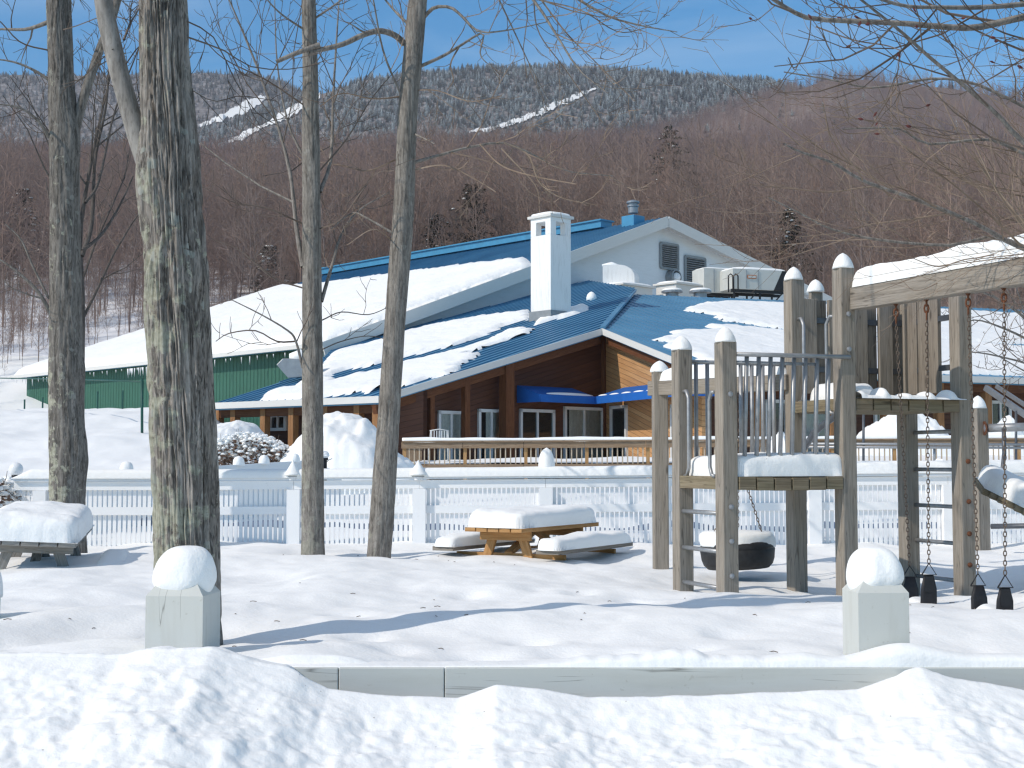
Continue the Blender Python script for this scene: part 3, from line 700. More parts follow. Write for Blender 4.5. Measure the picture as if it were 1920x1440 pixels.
# vent box and metal flue on the ridge
vb = W(1187, 412, AP[1] + 1.2); b = MB(); b.box(vb + A3(0, 0, -.22), (1.0, 1.0, .85), (U2, L2, A3(0,0,1))); rv = b.build('ridge_vent', M['blue_trim'], barn, bevel=.03)
b = MB(); b.lathe([(.30, .4), (.30, .75), (.36, .78), (.36, .86), (.28, .88), (.28, .98), (.40, 1.0), (.40, 1.1), (.1, 1.2)], vb, 16); b.build('flue', M['unit_grey'], rv)

# ---------------------------------------------------------------- timber lodge
Cc = W(712, 744, 48.0); EL = Wz(398, 757, Cc[2]); Aa = W(1130, 617, 55.7); Bb = W(1190, 552, 69.5); Dd = W(1310, 690, 48.2)
PL = Plane(Cc, EL, Aa); PR = Plane(Aa, Bb, Dd)
Bb[2] = (PL.z(Bb[0], Bb[1]) + PR.z(Bb[0], Bb[1])) / 2
r1 = unit((Aa - Cc) * A3(1, 1, 0)); n1 = A3(r1[1], -r1[0], 0)        # rake of the shaded gable, faces front-right
r2 = unit((Dd - Aa) * A3(1, 1, 0)); n2 = A3(r2[1], -r2[0], 0)         # n2 faces left, to the sun
if n2[0] > 0: n2 = -n2
eL = unit((Cc - EL) * A3(1, 1, 0)); h2 = A3(-r2[1], r2[0], 0)
if h2[0] < 0: h2 = -h2                                                # along the right-hand eave
lodge = thing('timber_lodge', 'low cedar-walled timber lodge with blue metal roofs patched with snow', 'lodge', (Cc[0] + 4, Cc[1] + 6, .4))
T3 = PR.hit(1990, 584); Te = Dd + h2 * 24; Te[2] = PR.z(Te[0], Te[1])
# back edge of the left roof follows the barn gable
bk = [gw.hit(px, 650) - L2 * .08 for px in (1100, 957, 800, 700, 625)]
PLP = [EL, Cc, Aa, Bb, *bk, PL.hit(572, 702)]; PRP = [Aa, Dd, Te, T3, Bb]
roofL = roof_slab('roof', PL, PLP, PL.n[:2], M['blue_roof'], lodge, .26, .44, .04, .03)
roofL['label'] = 'left blue roof slope with snow slabs sliding toward the eave'
roofR = roof_slab('roof', PR, [Aa, Dd, Te, T3, Bb], r2, M['blue_roof'], lodge, .26, .46, .018, .025)
roofR['label'] = 'right blue roof slope with snow sheets lying to the right'
b = MB()
for p, q in ((EL, Cc), (Cc, Aa), (Aa, Dd), (Dd, Te)):
    d = unit((q - p) * A3(1, 1, 0)); n = A3(d[1], -d[0], 0) * .04
    strip(b, p + n + A3(0, 0, .03), q + n + A3(0, 0, .03), .24, .06)
b.build('fascia', M['trim'], lodge)
b = MB(); b.beam(Aa + A3(0, 0, .06), Bb + A3(0, 0, .06), .22, .10); b.build('hip_cap', M['blue_roof'], lodge)
# rear flat roof that carries the machines
b = MB(); q0 = gw.hit(1100, 650) - L2 * .1; q1 = q0 + U2 * 30
zf = Bb[2] - .75
b.prism([A3(*Bb[:2], zf), A3(*T3[:2], zf), A3(q1[0], q1[1], zf), A3(q0[0], q0[1], zf)], (0, 0, -.3)); b.build('rear_roof', M['snow_far'], lodge)
def cedar_siding(nm, cs):
    m, t, bb = new_mat(nm); uv = N(t, 'ShaderNodeTexCoord').outputs['UV']
    s = N(t, 'ShaderNodeSeparateXYZ'); t.links.new(uv, s.inputs[0])
    q = math_n(t, 'DIVIDE', s.outputs[0], .19); fr = math_n(t, 'FRACT', q); fl = math_n(t, 'FLOOR', q)
    cb = N(t, 'ShaderNodeCombineXYZ'); t.links.new(fl, cb.inputs[0]); t.links.new(math_n(t, 'MULTIPLY', s.outputs[1], .12), cb.inputs[1])
    wn = noise(t, mapping(t, cb.outputs[0], (3.7, 1, 1)), 1.0, 2)
    g = noise(t, mapping(t, uv, (40, 1.4, 1)), 1.0, 5, .6, .3)
    c = ramp(t, wn, [(.25, cs[0]), (.5, cs[1]), (.75, cs[2])])
    c = mixc(t, ramp(t, g, [(.35, (.5,) * 3), (.6, (0, 0, 0))]), c, tuple(x * .5 for x in cs[1]))
    c = mixc(t, ramp(t, fr, [(.0, (1, 1, 1)), (.05, (0, 0, 0)), (.95, (0, 0, 0)), (1, (1, 1, 1))]), c, (.04, .018, .01))
    t.links.new(c, bb.inputs['Base Color']); bb.inputs['Roughness'].default_value = .65
    bump(t, bb, ramp(t, fr, [(0, (0, 0, 0)), (.08, (1, 1, 1)), (.92, (1, 1, 1)), (1, (0, 0, 0))]), .6, .02)
    return m
M['siding'] = cedar_siding('shade_cedar_siding', ((.065, .020, .009), (.095, .032, .014), (.13, .048, .020)))  # shaded walls: the shade is put into a darker cedar colour
M['sun_cedar'] = cedar_siding('sunlit_cedar_siding', ((.42, .20, .08), (.58, .32, .14), (.68, .42, .21)))  # lit copy of the siding, sunlight put into its brighter colour
def line_x(p, d, q, e):
    """intersection of 2-D lines p + s d, q + t e"""
    A = np.array([[d[0], -e[0]], [d[1], -e[1]]]); s = np.linalg.solve(A, np.array([q[0] - p[0], q[1] - p[1]]))[0]
    return A3(p[0] + s * d[0], p[1] + s * d[1], 0)
o1, o2 = .85, .6
dw0 = Cc - n1 * o1 + r1 * .5; sw0 = Aa - n2 * o2
K = line_x(dw0, r1, sw0, r2)
GB = .25
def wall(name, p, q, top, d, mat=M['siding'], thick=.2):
    zt = [top(p[0], p[1]) - .27, top(q[0], q[1]) - .27]
    b = MB(); b.prism([A3(p[0], p[1], zt[0]), A3(q[0], q[1], zt[1]), A3(q[0], q[1], GB), A3(p[0], p[1], GB)], np.array(d) * thick)
    return b.build(name, mat, lodge)
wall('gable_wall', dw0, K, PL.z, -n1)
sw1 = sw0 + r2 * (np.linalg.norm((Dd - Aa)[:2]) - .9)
w_ = wall('sunlit_wall', K, sw1, PR.z, -n2, M['sun_cedar']); w_['label'] = 'sunlit wall of warm diagonal cedar boards'
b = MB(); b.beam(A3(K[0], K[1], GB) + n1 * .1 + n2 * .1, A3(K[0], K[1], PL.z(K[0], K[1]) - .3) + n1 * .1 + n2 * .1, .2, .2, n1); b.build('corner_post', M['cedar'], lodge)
# porch wall under the left eave
inl = A3(-eL[1], eL[0], 0)
if inl[1] < 0: inl = -inl
ee = Wz(492, 757, Cc[2]); 
pw0 = line_x((0, 0), ((499 - 960) / F, 1.0), Cc + inl * 2.0, eL) + A3(0, 0, Cc[2]); pw1 = Cc + inl * 2.0 + eL * .2
wall('porch_wall', pw1, pw0, PL.z, inl); wall('end_wall', pw0, pw0 + inl * 9, PL.z, eL)
wall('side_wall', Cc - n1 * o1 + r1 * .5, pw1, PL.z, eL * .0 + inl)
# right-hand wall under the long eave
rw0 = sw1; inr = A3(-h2[1], h2[0], 0)
if inr[1] < 0: inr = -inr
rw0 = Dd + inr * 1.6; rw1 = Te + inr * 1.6
wall('long_wall', rw0, rw1, PR.z, inr)
# posts
def col_at(px, p, d, w, top, mat=M['cedar_lit'], z0=.3):
    q = line_x((0, 0), ((px - 960) / F, 1.0), p, d); b = MB()
    b.beam(A3(q[0], q[1], z0), A3(q[0], q[1], top(q[0], q[1]) - .25), w, w, d); return b.build('post', mat, lodge, bevel=.01)
ein = EL + inl * .45
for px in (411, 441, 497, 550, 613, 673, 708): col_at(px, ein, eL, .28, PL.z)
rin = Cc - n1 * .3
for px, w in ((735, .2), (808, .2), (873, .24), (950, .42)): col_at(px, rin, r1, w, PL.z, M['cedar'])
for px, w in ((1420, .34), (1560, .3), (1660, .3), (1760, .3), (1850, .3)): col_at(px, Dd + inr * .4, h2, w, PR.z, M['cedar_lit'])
b = MB(); 
for p, q in ((Cc - n1 * .3 + A3(0,0,-.26), Aa - n1 * .3 + A3(0,0,-.26)), (Aa - n2 * .3 + A3(0,0,-.26), Dd - n2 * .3 + A3(0,0,-.26)), (EL + inl * .45 - A3(0,0,.2), Cc + inl * .45 - A3(0,0,.2)), (Dd + inr * .4 - A3(0,0,.2), Te + inr * .4 - A3(0,0,.2))):
    strip(b, p, q, .34, .22)
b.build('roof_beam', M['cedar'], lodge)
# windows
def window(p, d, nrm, px0, px1, py0, zb, split=True, curtain=True, px_door=None, parent=None):
    """p + t d is the wall line, nrm its outward normal"""
    a = line_x((0, 0), ((px0 - 960) / F, 1.0), p, d); c = line_x((0, 0), ((px1 - 960) / F, 1.0), p, d)
    zt = W((px0 + px1) / 2, py0, (a[1] + c[1]) / 2)[2]; o = nrm * .05; Z = A3(0, 0, 1)
    ex = unit(c - a); wd_ = np.linalg.norm(c - a); f = MB()
    f.beam(a + Z * zb + o, a + Z * zt + o, .12, .1, nrm); f.beam(c + Z * zb + o, c + Z * zt + o, .12, .1, nrm)
    f.beam(a + Z * (zt - .05) + o - ex * .06, c + Z * (zt - .05) + o + ex * .06, .1, .12); f.beam(a + Z * (zb + .05) + o, c + Z * (zb + .05) + o, .1, .12)
    if split: f.beam((a + c) / 2 + Z * zb + o, (a + c) / 2 + Z * zt + o, .09, .08, nrm)
    fr = f.build('window', M['frame_white'], parent or lodge)
    g = MB(); g.add([a + Z * zb + nrm * .03, c + Z * zb + nrm * .03, c + Z * zt + nrm * .03, a + Z * zt + nrm * .03], [(0, 1, 2, 3)]); g.build('pane', M['glass'], fr)
    k = MB(); k.prism([a + Z * zb + nrm * .004, c + Z * zb + nrm * .004, c + Z * zt + nrm * .004, a + Z * zt + nrm * .004], nrm * .003); k.build('dark_opening', M['dark_room'], fr)
    if curtain:
        t = np.linspace(.12 if curtain == 1 else .3, .97, 60); ph = 2 * math.pi * wd_ / .14
        P = np.stack([a + ex * wd_ * s + nrm * (.016 + .007 * math.sin(ph * s + 1.3 * math.sin(3 * s))) for s in t])
        G = np.stack([P + Z * (zb + .03), P + Z * (zt - .03)]); q = MB(); q.grid(G); q.build('curtain', M['curtain'], fr, True)
    return fr
fl = .9
window(dw0, r1, n1, 764, 803, 773, fl, True, 1); window(dw0, r1, n1, 822, 866, 771, fl, True, 1)
window(dw0, r1, n1, 897, 942, 768, fl, True, 2); window(dw0, r1, n1, 1058, 1128, 764, fl, True, 1)
dr = window(dw0, r1, n1, 975, 1036, 768, fl, True, 0); dr.name = 'entrance_door'
window(K, r2, n2, 1148, 1176, 761, fl, False, 0)
window(sw0, r2, n2, 1262, 1290, 758, fl, True, 0)
window(rw0, h2, -inr, 1436, 1472, 750, fl + .25, False, 0); window(rw0, h2, -inr, 1500, 1560, 752, fl, True, 1)
window(rw0, h2, -inr, 1640, 1700, 752, fl, True, 1); window(rw0, h2, -inr, 1856, 1892, 752, fl + .35, True, 0)
window(pw1, eL, -inl, 509, 537, 777, 2.25, True, 0)
# awning in the notch
aw = thing('awning', 'bright blue cloth awning with scalloped snow along its front lip over the lodge door', 'awning', A3(K[0], K[1], 3.6))
def awn(p, q, nrm, zt, zl, zb, dep, endl, endr):
    b = MB(); Z = A3(0, 0, 1); o = nrm * dep; e = nrm * .03
    p, q = p * A3(1, 1, 0) + e, q * A3(1, 1, 0) + e
    b.add([p + Z*zt, q + Z*zt, q + o + Z*zl, p + o + Z*zl, p + o + Z*zb, q + o + Z*zb, q + o + Z*zb - nrm*.03, p + o + Z*zb - nrm*.03, q + o + Z*(zl-.02) - nrm*.03, p + o + Z*(zl-.02) - nrm*.03, q + Z*(zt-.04), p + Z*(zt-.04)],
          [(0,3,2,1), (3,4,5,2), (4,7,6,5), (7,9,8,6), (9,11,10,8)] )
    for f, r in ((endl, p), (endr, q)):
        if f: b.prism([r + Z*zt, r + o + Z*zl, r + o + Z*zb, r + Z*zb], unit(q - p) * (.03 if r is p else -.03))
    return b.build('cloth', M['awning'], aw)
pa = line_x((0, 0), ((968 - 960) / F, 1.0), dw0, r1); pk = line_x(dw0 + n1 * 1.3, r1, sw0 + n2 * 1.3, r2)
zt_, zl_, zb_ = W(1100, 731, K[1])[2], W(1100, 747, K[1] - 1)[2], W(1100, 760, K[1] - 1)[2]
awn(pa, line_x(pk, n1, dw0, r1), n1, zt_, zl_, zb_, 1.3, True, False)
pe = line_x((0, 0), ((1345 - 960) / F, 1.0), sw0, r2)
awn(line_x(pk, n2, sw0, r2), pe, n2, zt_, zl_, zb_, 1.3, False, True)
b = MB()
for p, q, nn, seg in ((pa + r1 * .4, line_x(pk, n1, dw0, r1), n1, 1), (line_x(pk, n2, sw0, r2), pe, n2, 7)):
    p, q = p * A3(1,1,0) + nn * 1.16 + A3(0,0,zl_ + .02), q * A3(1,1,0) + nn * 1.16 + A3(0,0,zl_ + .02)
    for i in range(seg):
        t = np.linspace((i + .04) / seg, (i + .8) / seg if seg > 1 else 1, 14); env = np.sin(np.linspace(.05, 1, 14) * math.pi * .97) ** .4
        b.tube([p + (q - p) * s for s in t], (.10 if seg == 1 else .06) * env + .01, 8)
b.build('snow_strip', M['snow_cap'], aw, True)
# snow on the lodge roofs
sa = [(490,760),(500,740),(528,733),(566,727),(604,680),(640,660),(700,641),(757,624),(820,609),(880,599),(940,591),(992,586),(1010,600),(990,602),(955,610),(938,618),(905,630),(880,641),(800,660),(757,671),(700,686),(640,699),(600,712),(640,712),(700,699),(757,684),(820,668),(880,650),(920,638),(945,622),(992,618),(985,630),(950,642),(905,658),(872,664),(894,668),(880,676),(850,690),(862,694),(846,704),(800,712),(775,722),(735,728),(690,737),(620,746),(560,752),(520,755)]
snow_patch('roof_snow', PL, sa, .17, .13, M['snow_far'], roofL, PL.n[:2], .6, .30, seed=3, clip=PLP)
snow_patch('roof_snow', PL, [(1003,600),(1066,582),(1100,574),(1102,581),(1080,590),(1020,606),(1004,610)], .2, .12, M['snow_far'], roofL, PL.n[:2], .2, .3, seed=5, clip=PLP)
snow_patch('roof_snow', PR, [(1281,580),(1300,574),(1330,572),(1353,566),(1387,567),(1470,569),(1600,576),(1985,592),(1985,648),(1780,640),(1600,628),(1470,618),(1400,607),(1340,600),(1346,593)], .15, .15, M['snow_far'], roofR, h2, .7, .32, seed=7, clip=PRP)
snow_patch('roof_snow', PR, [(1233,640),(1262,630),(1290,623),(1345,619),(1336,614),(1372,613),(1400,618),(1470,624),(1600,634),(1985,655),(1985,706),(1700,700),(1500,694),(1325,686),(1285,664),(1250,650)], .16, .15, M['snow_far'], roofR, h2, .8, .32, seed=9, clip=PRP)
# drooping snow lip with icicles at the left eave
b = MB(); p0 = Wz(492, 757, Cc[2]); rg = random.Random(8)
t = np.linspace(0, 4.4, 26)
b.tube([p0 + eL * s + A3(0, 0, .10 - .16 * math.exp(-s * 1.3)) - inl * .05 for s in t], .05 + .20 * np.exp(-t * .55) * (1 + .15 * np.sin(t * 7)), 9)
b.tube([p0 - eL * .1 + inl * s + A3(0, 0, .10 + s * .27 * .9 - .25 * math.exp(-s * 2)) for s in np.linspace(0, 2.6, 14)], np.linspace(.30, .05, 14), 9)
b.build('snow_lip', M['snow_cap'], roofL, True)
b = MB()
for i in range(26):
    s = rg.uniform(-.1, 3.0); h = rg.uniform(.1, .75) * math.exp(-s * .35); b.lathe([(.04, 0), (.026, -h * .45), (.004, -h)], p0 + eL * s - inl * .12 - A3(0, 0, .08), 5)
b.build('icicles', M['globe'], roofL, True)
# chimney
cb_ = PL.hit(1030, 597); s = 1.30; Z = A3(0, 0, 1); zc0 = cb_[2] - .8
ztop = W(1030, 409, cb_[1])[2]
ch = thing('chimney', 'tall white square chimney with flat cap and smoke openings standing on the lodge roof', 'chimney', cb_ - A3(0, 0, .8))
hu, hl = U2 * (s / 2), L2 * (s / 2); cc = A3(cb_[0], cb_[1], 0) + U2 * .1
zo0, zo1 = W(1030, 444, cb_[1])[2], W(1030, 419, cb_[1])[2]
b = MB(); b.box(cc + Z * (zc0 + zo0) / 2, (s, s, zo0 - zc0), (U2, L2, Z))
for su in (-1, 1):
    for sl in (-1, 1): b.box(cc + hu * su * .73 + hl * sl * .73 + Z * (zo0 + zo1) / 2, (s * .27, s * .27, zo1 - zo0 + .01), (U2, L2, Z))
b.box(cc + Z * (zo1 + .09), (s + .004, s + .004, .2), (U2, L2, Z)); b.build('stack', M['white_stucco'], ch, bevel=.02)
b = MB(); b.box(cc + Z * (zo1 + .25), (s + .22, s + .22, .13), (U2, L2, Z)); b.build('cap', M['trim'], ch, bevel=.02)
snow_block('snow_cap', cc + Z * (zo1 + .31), (U2, L2, Z), s + .16, s + .16, .16, M['snow_cap'], ch, 4)
b = MB(); b.box(cc + Z * (cb_[2] + .05), (s + .1, s + .1, .5), (U2, L2, Z)); b.build('flashing', M['louver'], ch)
b = MB(); b.lathe([(.25, -.1), (.25, .12), (.2, .26), (.1, .36), (.01, .4)], PL.hit(1109, 562), 14); 
tag(b.build('roof_vent_dome', M['snow_cap'], None, True, loc=PL.hit(1109, 562)), 'small white vent dome capped with snow near the top of the lodge roof', 'vent')

# ---------------------------------------------------------------- machines on the rear roof
def on_roof(px, py, Y): return W(px, py, Y)
YV = 75.0
def curb(px0, px1, y0, y1, Y, label, cap=True):
    a, c = W(px0, y1, Y), W(px1, y1, Y); w = (c - a)[0] * .8; zt = W(px0, y0, Y)[2]
    t = thing('roof_curb', label, 'roof curb', ((a + c) / 2) * A3(1, 1, 0) + A3(0, 0, zf))
    b = MB(); m = (a + c) / 2; b.box((m[0], m[1], (zf + zt) / 2), (w, w * .7, zt - zf), (U2, L2, Z)); b.build('curb_box', M['trim'], t, bevel=.02)
    b = MB(); b.box((m[0], m[1], zt + .05), (w + .25, w * .7 + .25, .1), (U2, L2, Z)); b.build('flange', M['trim'], t)
    snow_block('snow_cap', (m[0], m[1], zt + .1), (U2, L2, Z), w + .2, w * .7 + .2, .13, M['snow_cap'], t, 3, 18)
    return m, zt
m_, zt = curb(1124, 1226, 540, 556, 75, 'white box curb with a snowy flange under the round-backed exhaust hood')
hd = thing('exhaust_hood', 'white round-backed exhaust hood on the roof in front of the barn gable', 'vent hood', (m_[0] - .8, m_[1], zt + .1))
hx = W(1130, 520, 75)[0]; hw = W(1190, 520, 75)[0] - hx; hz1 = W(1150, 496, 75)[2]; hz0 = zt + .1; hh = hz1 - hz0
prof = [(0, 0), (0, hh)] + [(hw * .5 + hw * .5 * math.sin(a), hh * (.45 + .55 * math.cos(a))) for a in np.linspace(0, math.pi / 2, 9)] + [(hw, 0)]
b = MB(); b.prism([A3(hx, 75, hz0) + A3(1, 0, 0) * x + Z * z for x, z in prof], A3(.35, 1.0, 0)); b.build('hood', M['white_stucco'], hd, bevel=.02)
b = MB(); b.tube([A3(hx, 75.5, hz1 + .02), A3(hx + hw * .3, 75.5, hz1 + .06), A3(hx + hw * .6, 75.5, hz1 - .02)], [.06, .16, .05], 8); b.build('snow_cap', M['snow_cap'], hd, True)
curb(1228, 1316, 537, 556, 76, 'white box curb with a snowy flange below the gable louvers')
for px0, px1, lb in ((1240, 1280, 'squat round roof vent with a snow disc, beside the box curb'), (1292, 1334, 'squat round roof vent with a snow disc, beside the grey air unit')):
    c = W((px0 + px1) / 2, 556, 73); r = (W(px1, 556, 73) - W(px0, 556, 73))[0] / 2; zt = W(px0, 548, 73)[2]
    t = thing('roof_vent', lb, 'roof vent', A3(c[0], c[1], zf)); b = MB()
    b.lathe([(r * .6, zf), (r * .6, zt - .05), (r, zt - .03), (r, zt + .06), (r * .5, zt + .12)], A3(c[0], c[1], 0), 18); b.build('housing', M['unit_grey'], t)
    snow_dome('snow_cap', (c[0], c[1], zt + .07), r * .98, .16, M['snow_cap'], t, 5)
def unit_box(name, label, px0, px1, y0, y1, Y, dep, slope=0):
    a, c = W(px0, y1, Y), W(px1, y1, Y); zt = W(px0, y0, Y)[2]; z0 = a[2]
    t = thing(name, label, 'air unit', A3((a[0] + c[0]) / 2, Y, zf)); w = (c[0] - a[0]) * 1.2; ax = unit(A3(.94, .34, 0)); ay = A3(-ax[1], ax[0], 0)
    P = [a * A3(1,1,0) + Z * z0, a * A3(1,1,0) + ax * (w - slope * .55) + Z * z0, a * A3(1,1,0) + ax * w + Z * z0, ]
    b = MB(); base = a * A3(1, 1, 0)
    b.prism([base + Z * z0, base + ax * (w - slope) + Z * z0, base + ax * (w - (slope * .45 if slope else 0)) + Z * zt, base + Z * zt], ay * dep); b.build('cabinet', M['unit'], t, bevel=.02)
    for k in (.33, .62):
        q = base + ax * (w - slope) * k - ay * .015; s_ = MB(); s_.beam(q + Z * (z0 + .05), q + Z * (zt - .05), .03, .03); s_.build('panel_seam', M['unit_grey'], t)
    if slope:
        b = MB(); b.prism([base + ax * (w - slope) + Z * (z0 + .02), base + ax * w + Z * (z0 + .02), base + ax * (w + .1) + Z * (zt - .12), base + ax * (w - slope * .45) + Z * zt], ay * dep * .98); b.build('intake_hood', M['black_metal'], t)
        q = base + ax * (w - slope) * .46 - ay * .02
        b = MB(); b.box(q + Z * (zt - .42), (.55, .03, .2), (ax, ay, Z)); pl_ = b.build('name_plate', M['orange_sign'], t)
        b = MB(); b.box(q - ay * .02 + Z * (zt - .42), (.46, .02, .12), (ax, ay, Z)); b.build('plate_face', M['unit'], pl_)
    snow_block('snow_cap', base + ax * (w * .5) + ay * dep * .5 + Z * zt, (ax, ay, Z), w * .98, dep, .16 if slope else .08, M['snow_cap'], t, 6, 18)
    b = MB()
    for k in (.05, .5, .95):
        for d in (.1, .9):
            q = base + ax * w * k + ay * dep * d; b.beam(q + Z * zf, q + Z * z0, .1, .1)
        if k < .9: b.beam(base + ax * w * k + ay * .1 * dep + Z * zf, base + ax * w * (k + .4) + ay * .1 * dep + Z * (z0 - .1), .06, .06)
    for d in (.1, .9): b.beam(base + ay * dep * d + Z * (z0 - .08), base + ax * (w + .3) + ay * dep * d + Z * (z0 - .08), .12, .16)
    b.build('stand', M['black_metal'], t)
    return t
unit_box('air_handler', 'plain pale grey air handler box on the flat roof, taller of the two units', 1320, 1374, 502, 548, 76, 1.4)
u = unit_box('air_conditioner', 'pale grey rooftop air conditioner with black slanted intake and orange plate', 1374, 1476, 503, 541, 75, 1.8, 1.0)
b = MB()
for dx in (0, .28):
    q = W(1366, 548, 74.6) + A3(dx, 0, 0); b.tube([q, q + A3(0, 0, .9), q + A3(.12, 0, 1.0), q + A3(.24, 0, .9), q + A3(.24, 0, .1)], .04, 6)
b.build('coolant_pipe', M['black_metal'], u, True)
# ---------------------------------------------------------------- duct, pole, deck
dk = PL.hit(548, 700)
t = thing('roof_duct', 'grey slanted metal duct with snow on top at the left end of the lodge roof', 'duct', dk)
b = MB(); q = [W(518, 684, 55.5), W(530, 672, 55.5), W(566, 674, 55.5), W(572, 706, 55.5), W(540, 709, 55.5)]
b.prism(q, A3(.6, 1.3, .1)); b.build('duct', M['unit_grey'], t, bevel=.02)
b = MB(); b.tube([q[1] + A3(.2, .6, .05), (q[1] + q[2]) / 2 + A3(.2, .6, .12), q[2] + A3(.1, .6, .02)], [.2, .34, .2], 9); b.build('snow_cap', M['snow_cap'], t, True)
t = thing('metal_pole', 'thin dark green pole with a long side wire standing in the snow slope', 'pole', (W(267, 810, 44)[0], 44, 1.8))
gp = W(267, 811, 44); tp = W(266, 710, 44)
b = MB(); b.tube([gp - A3(0, 0, .6), tp], .045, 8); b.build('pole', M['green_pole'], t, True)
b = MB(); b.tube([tp - A3(0, 0, .1), W(200, 713, 47), W(120, 711, 52), W(0, 709, 60), W(-80, 708, 66)], .028, 6); b.build('wire', M['green_pole'], t, True)
b = MB()
for px, yb, Y in ((46, 756, 66), (80, 752, 66), (183, 744, 64), (230, 742, 64)):
    q = W(px, yb + 4, Y)
    t = thing('berm_stake', 'short dark stake standing on the snow berm before the green wall', 'stake', q, 'stakes along the snow berm')
    m = MB(); m.tube([q - A3(0, 0, 1.2), q + A3(0, 0, .35 if px > 100 else .28)], .04, 6); m.build('stake', M['green_pole'], t)
# deck
DY = 42.0; dd = unit(A3(1, -.035, 0)); dn = A3(dd[1], -dd[0], 0)
d0 = A3(W(754, 865, DY)[0], DY, 0)
M['baluster'] = wood('baluster_wood', [(.30, .24, .17), (.52, .44, .34), (.62, .54, .44), (.48, .36, .24)], 40, crack=0)
deck = thing('wooden_deck', 'long timber deck with snowy handrail and thin balusters in front of the lodge', 'deck', d0)
rail_z, fasc0, fasc1 = W(960, 829, DY)[2], W(960, 871, DY)[2], W(960, 883, DY)[2]
LD = 19.6
def dpt(s, z, o=0.0): return d0 + dd * s + A3(0, 0, z + .004 * s) - dn * o
b = MB()
for s in np.arange(0, LD, 1.84): b.beam(dpt(s, rail_z - .1), dpt(min(s + 1.83, LD), rail_z - .1), .06, .19)
for s in np.arange(0, LD, 3.68): b.beam(dpt(s, rail_z + .015, .02), dpt(min(s + 3.67, LD), rail_z + .015, .02), .2, .04)
b.build('handrail', M['deckwood'], deck)
b = MB()
for s in np.arange(0, LD, 3.68): b.beam(dpt(s, (fasc0 + fasc1) / 2 - .03), dpt(min(s + 3.67, LD), (fasc0 + fasc1) / 2 - .03), .07, (fasc0 - fasc1) + .06)
b.build('fascia_board', M['deckwood'], deck)
for i, s in enumerate(np.arange(.06, LD, 1.84)):
    m = MB(); m.beam(dpt(s, 0.1, .10), dpt(s, rail_z - .01, .10), .1, .1); m.build('post', M['deckpost'], deck)
    m = MB()
    for k in range(1, 12): m.beam(dpt(s + 1.84 * k / 12, fasc0 - .02, .03), dpt(s + 1.84 * k / 12, rail_z - .12, .03), .036, .036)
    m.build('baluster_panel', M['baluster'], deck)
b = MB(); tt = np.linspace(0, LD, 150)
b.tube([dpt(s, rail_z + .055, .03) for s in tt], .075 + .03 * fbm(tt * 1.1, 0, 0, 5, 3), 8); sn = b.build('handrail_snow', M['snow_cap'], deck, True)
# end return of the rail toward the lodge
b = MB(); b.beam(dpt(0, rail_z - .1), dpt(0, rail_z - .1, 6), .06, .19); b.beam(dpt(0, fasc0 - .2), dpt(0, fasc0 - .2, 6), .07, .4)
for k in range(1, 30): b.beam(dpt(0, fasc0 - .02, k * .2), dpt(0, rail_z - .12, k * .2), .036, .036)
b.build('side_rail', M['deckwood'], deck)
X, V = np.meshgrid(np.linspace(-.2, LD + 6, 180), np.linspace(.16, 17.5, 110))
Pz = fasc0 + .02 + .004 * X + .10 * np.clip(V / 3, 0, 1) + .05 * fbm(X * .8, V * .8, 0, 8, 3) + .14 * np.exp(-((V - 3) / 1.5) ** 2) * (fbm(X * .25, 2, 0, 17, 2) + .3)
gridmesh('deck_snow', d0[None, None] + dd[None, None] * X[..., None] - dn[None, None] * V[..., None] + np.stack([0 * X, 0 * X, Pz], -1), M['snow'], deck)
b = MB(); b.prism([dpt(0, fasc0 - .15, .12), dpt(LD, fasc0 - .15, .12), dpt(LD, fasc0 - .15, 12), dpt(0, fasc0 - .15, 12)], (0, 0, -.15)); b.build('floor', M['deckwood'], deck)
# patio chair on the deck, left end
t = thing('patio_chair', 'pale metal patio chair standing in snow behind the left end of the deck rail', 'chair', dpt(1.0, fasc0, 1.2))
b = MB(); o = dpt(1.0, fasc0 + .1, 1.2)
for x in (-.3, .3):
    b.tube([o + A3(x, -.25, 0), o + A3(x, -.25, .62), o + A3(x, .1, .66), o + A3(x, .28, .64)], .02, 6); b.tube([o + A3(x, .3, 0), o + A3(x, .3, .45), o + A3(x * .9, .36, .95)], .02, 6)
b.tube([o + A3(-.3, .36, .95), o + A3(0, .37, 1.0), o + A3(.3, .36, .95)], .02, 6); b.build('frame', M['frame_white'], t, True)
b = MB(); b.box(o + A3(0, 0, .42), (.56, .52, .03)); b.build('seat', M['frame_white'], t)
b = MB()
for k in range(7): b.box(o + A3(-.24 + .08 * k, .34, .7), (.03, .02, .5))
b.build('backrest', M['frame_white'], t)
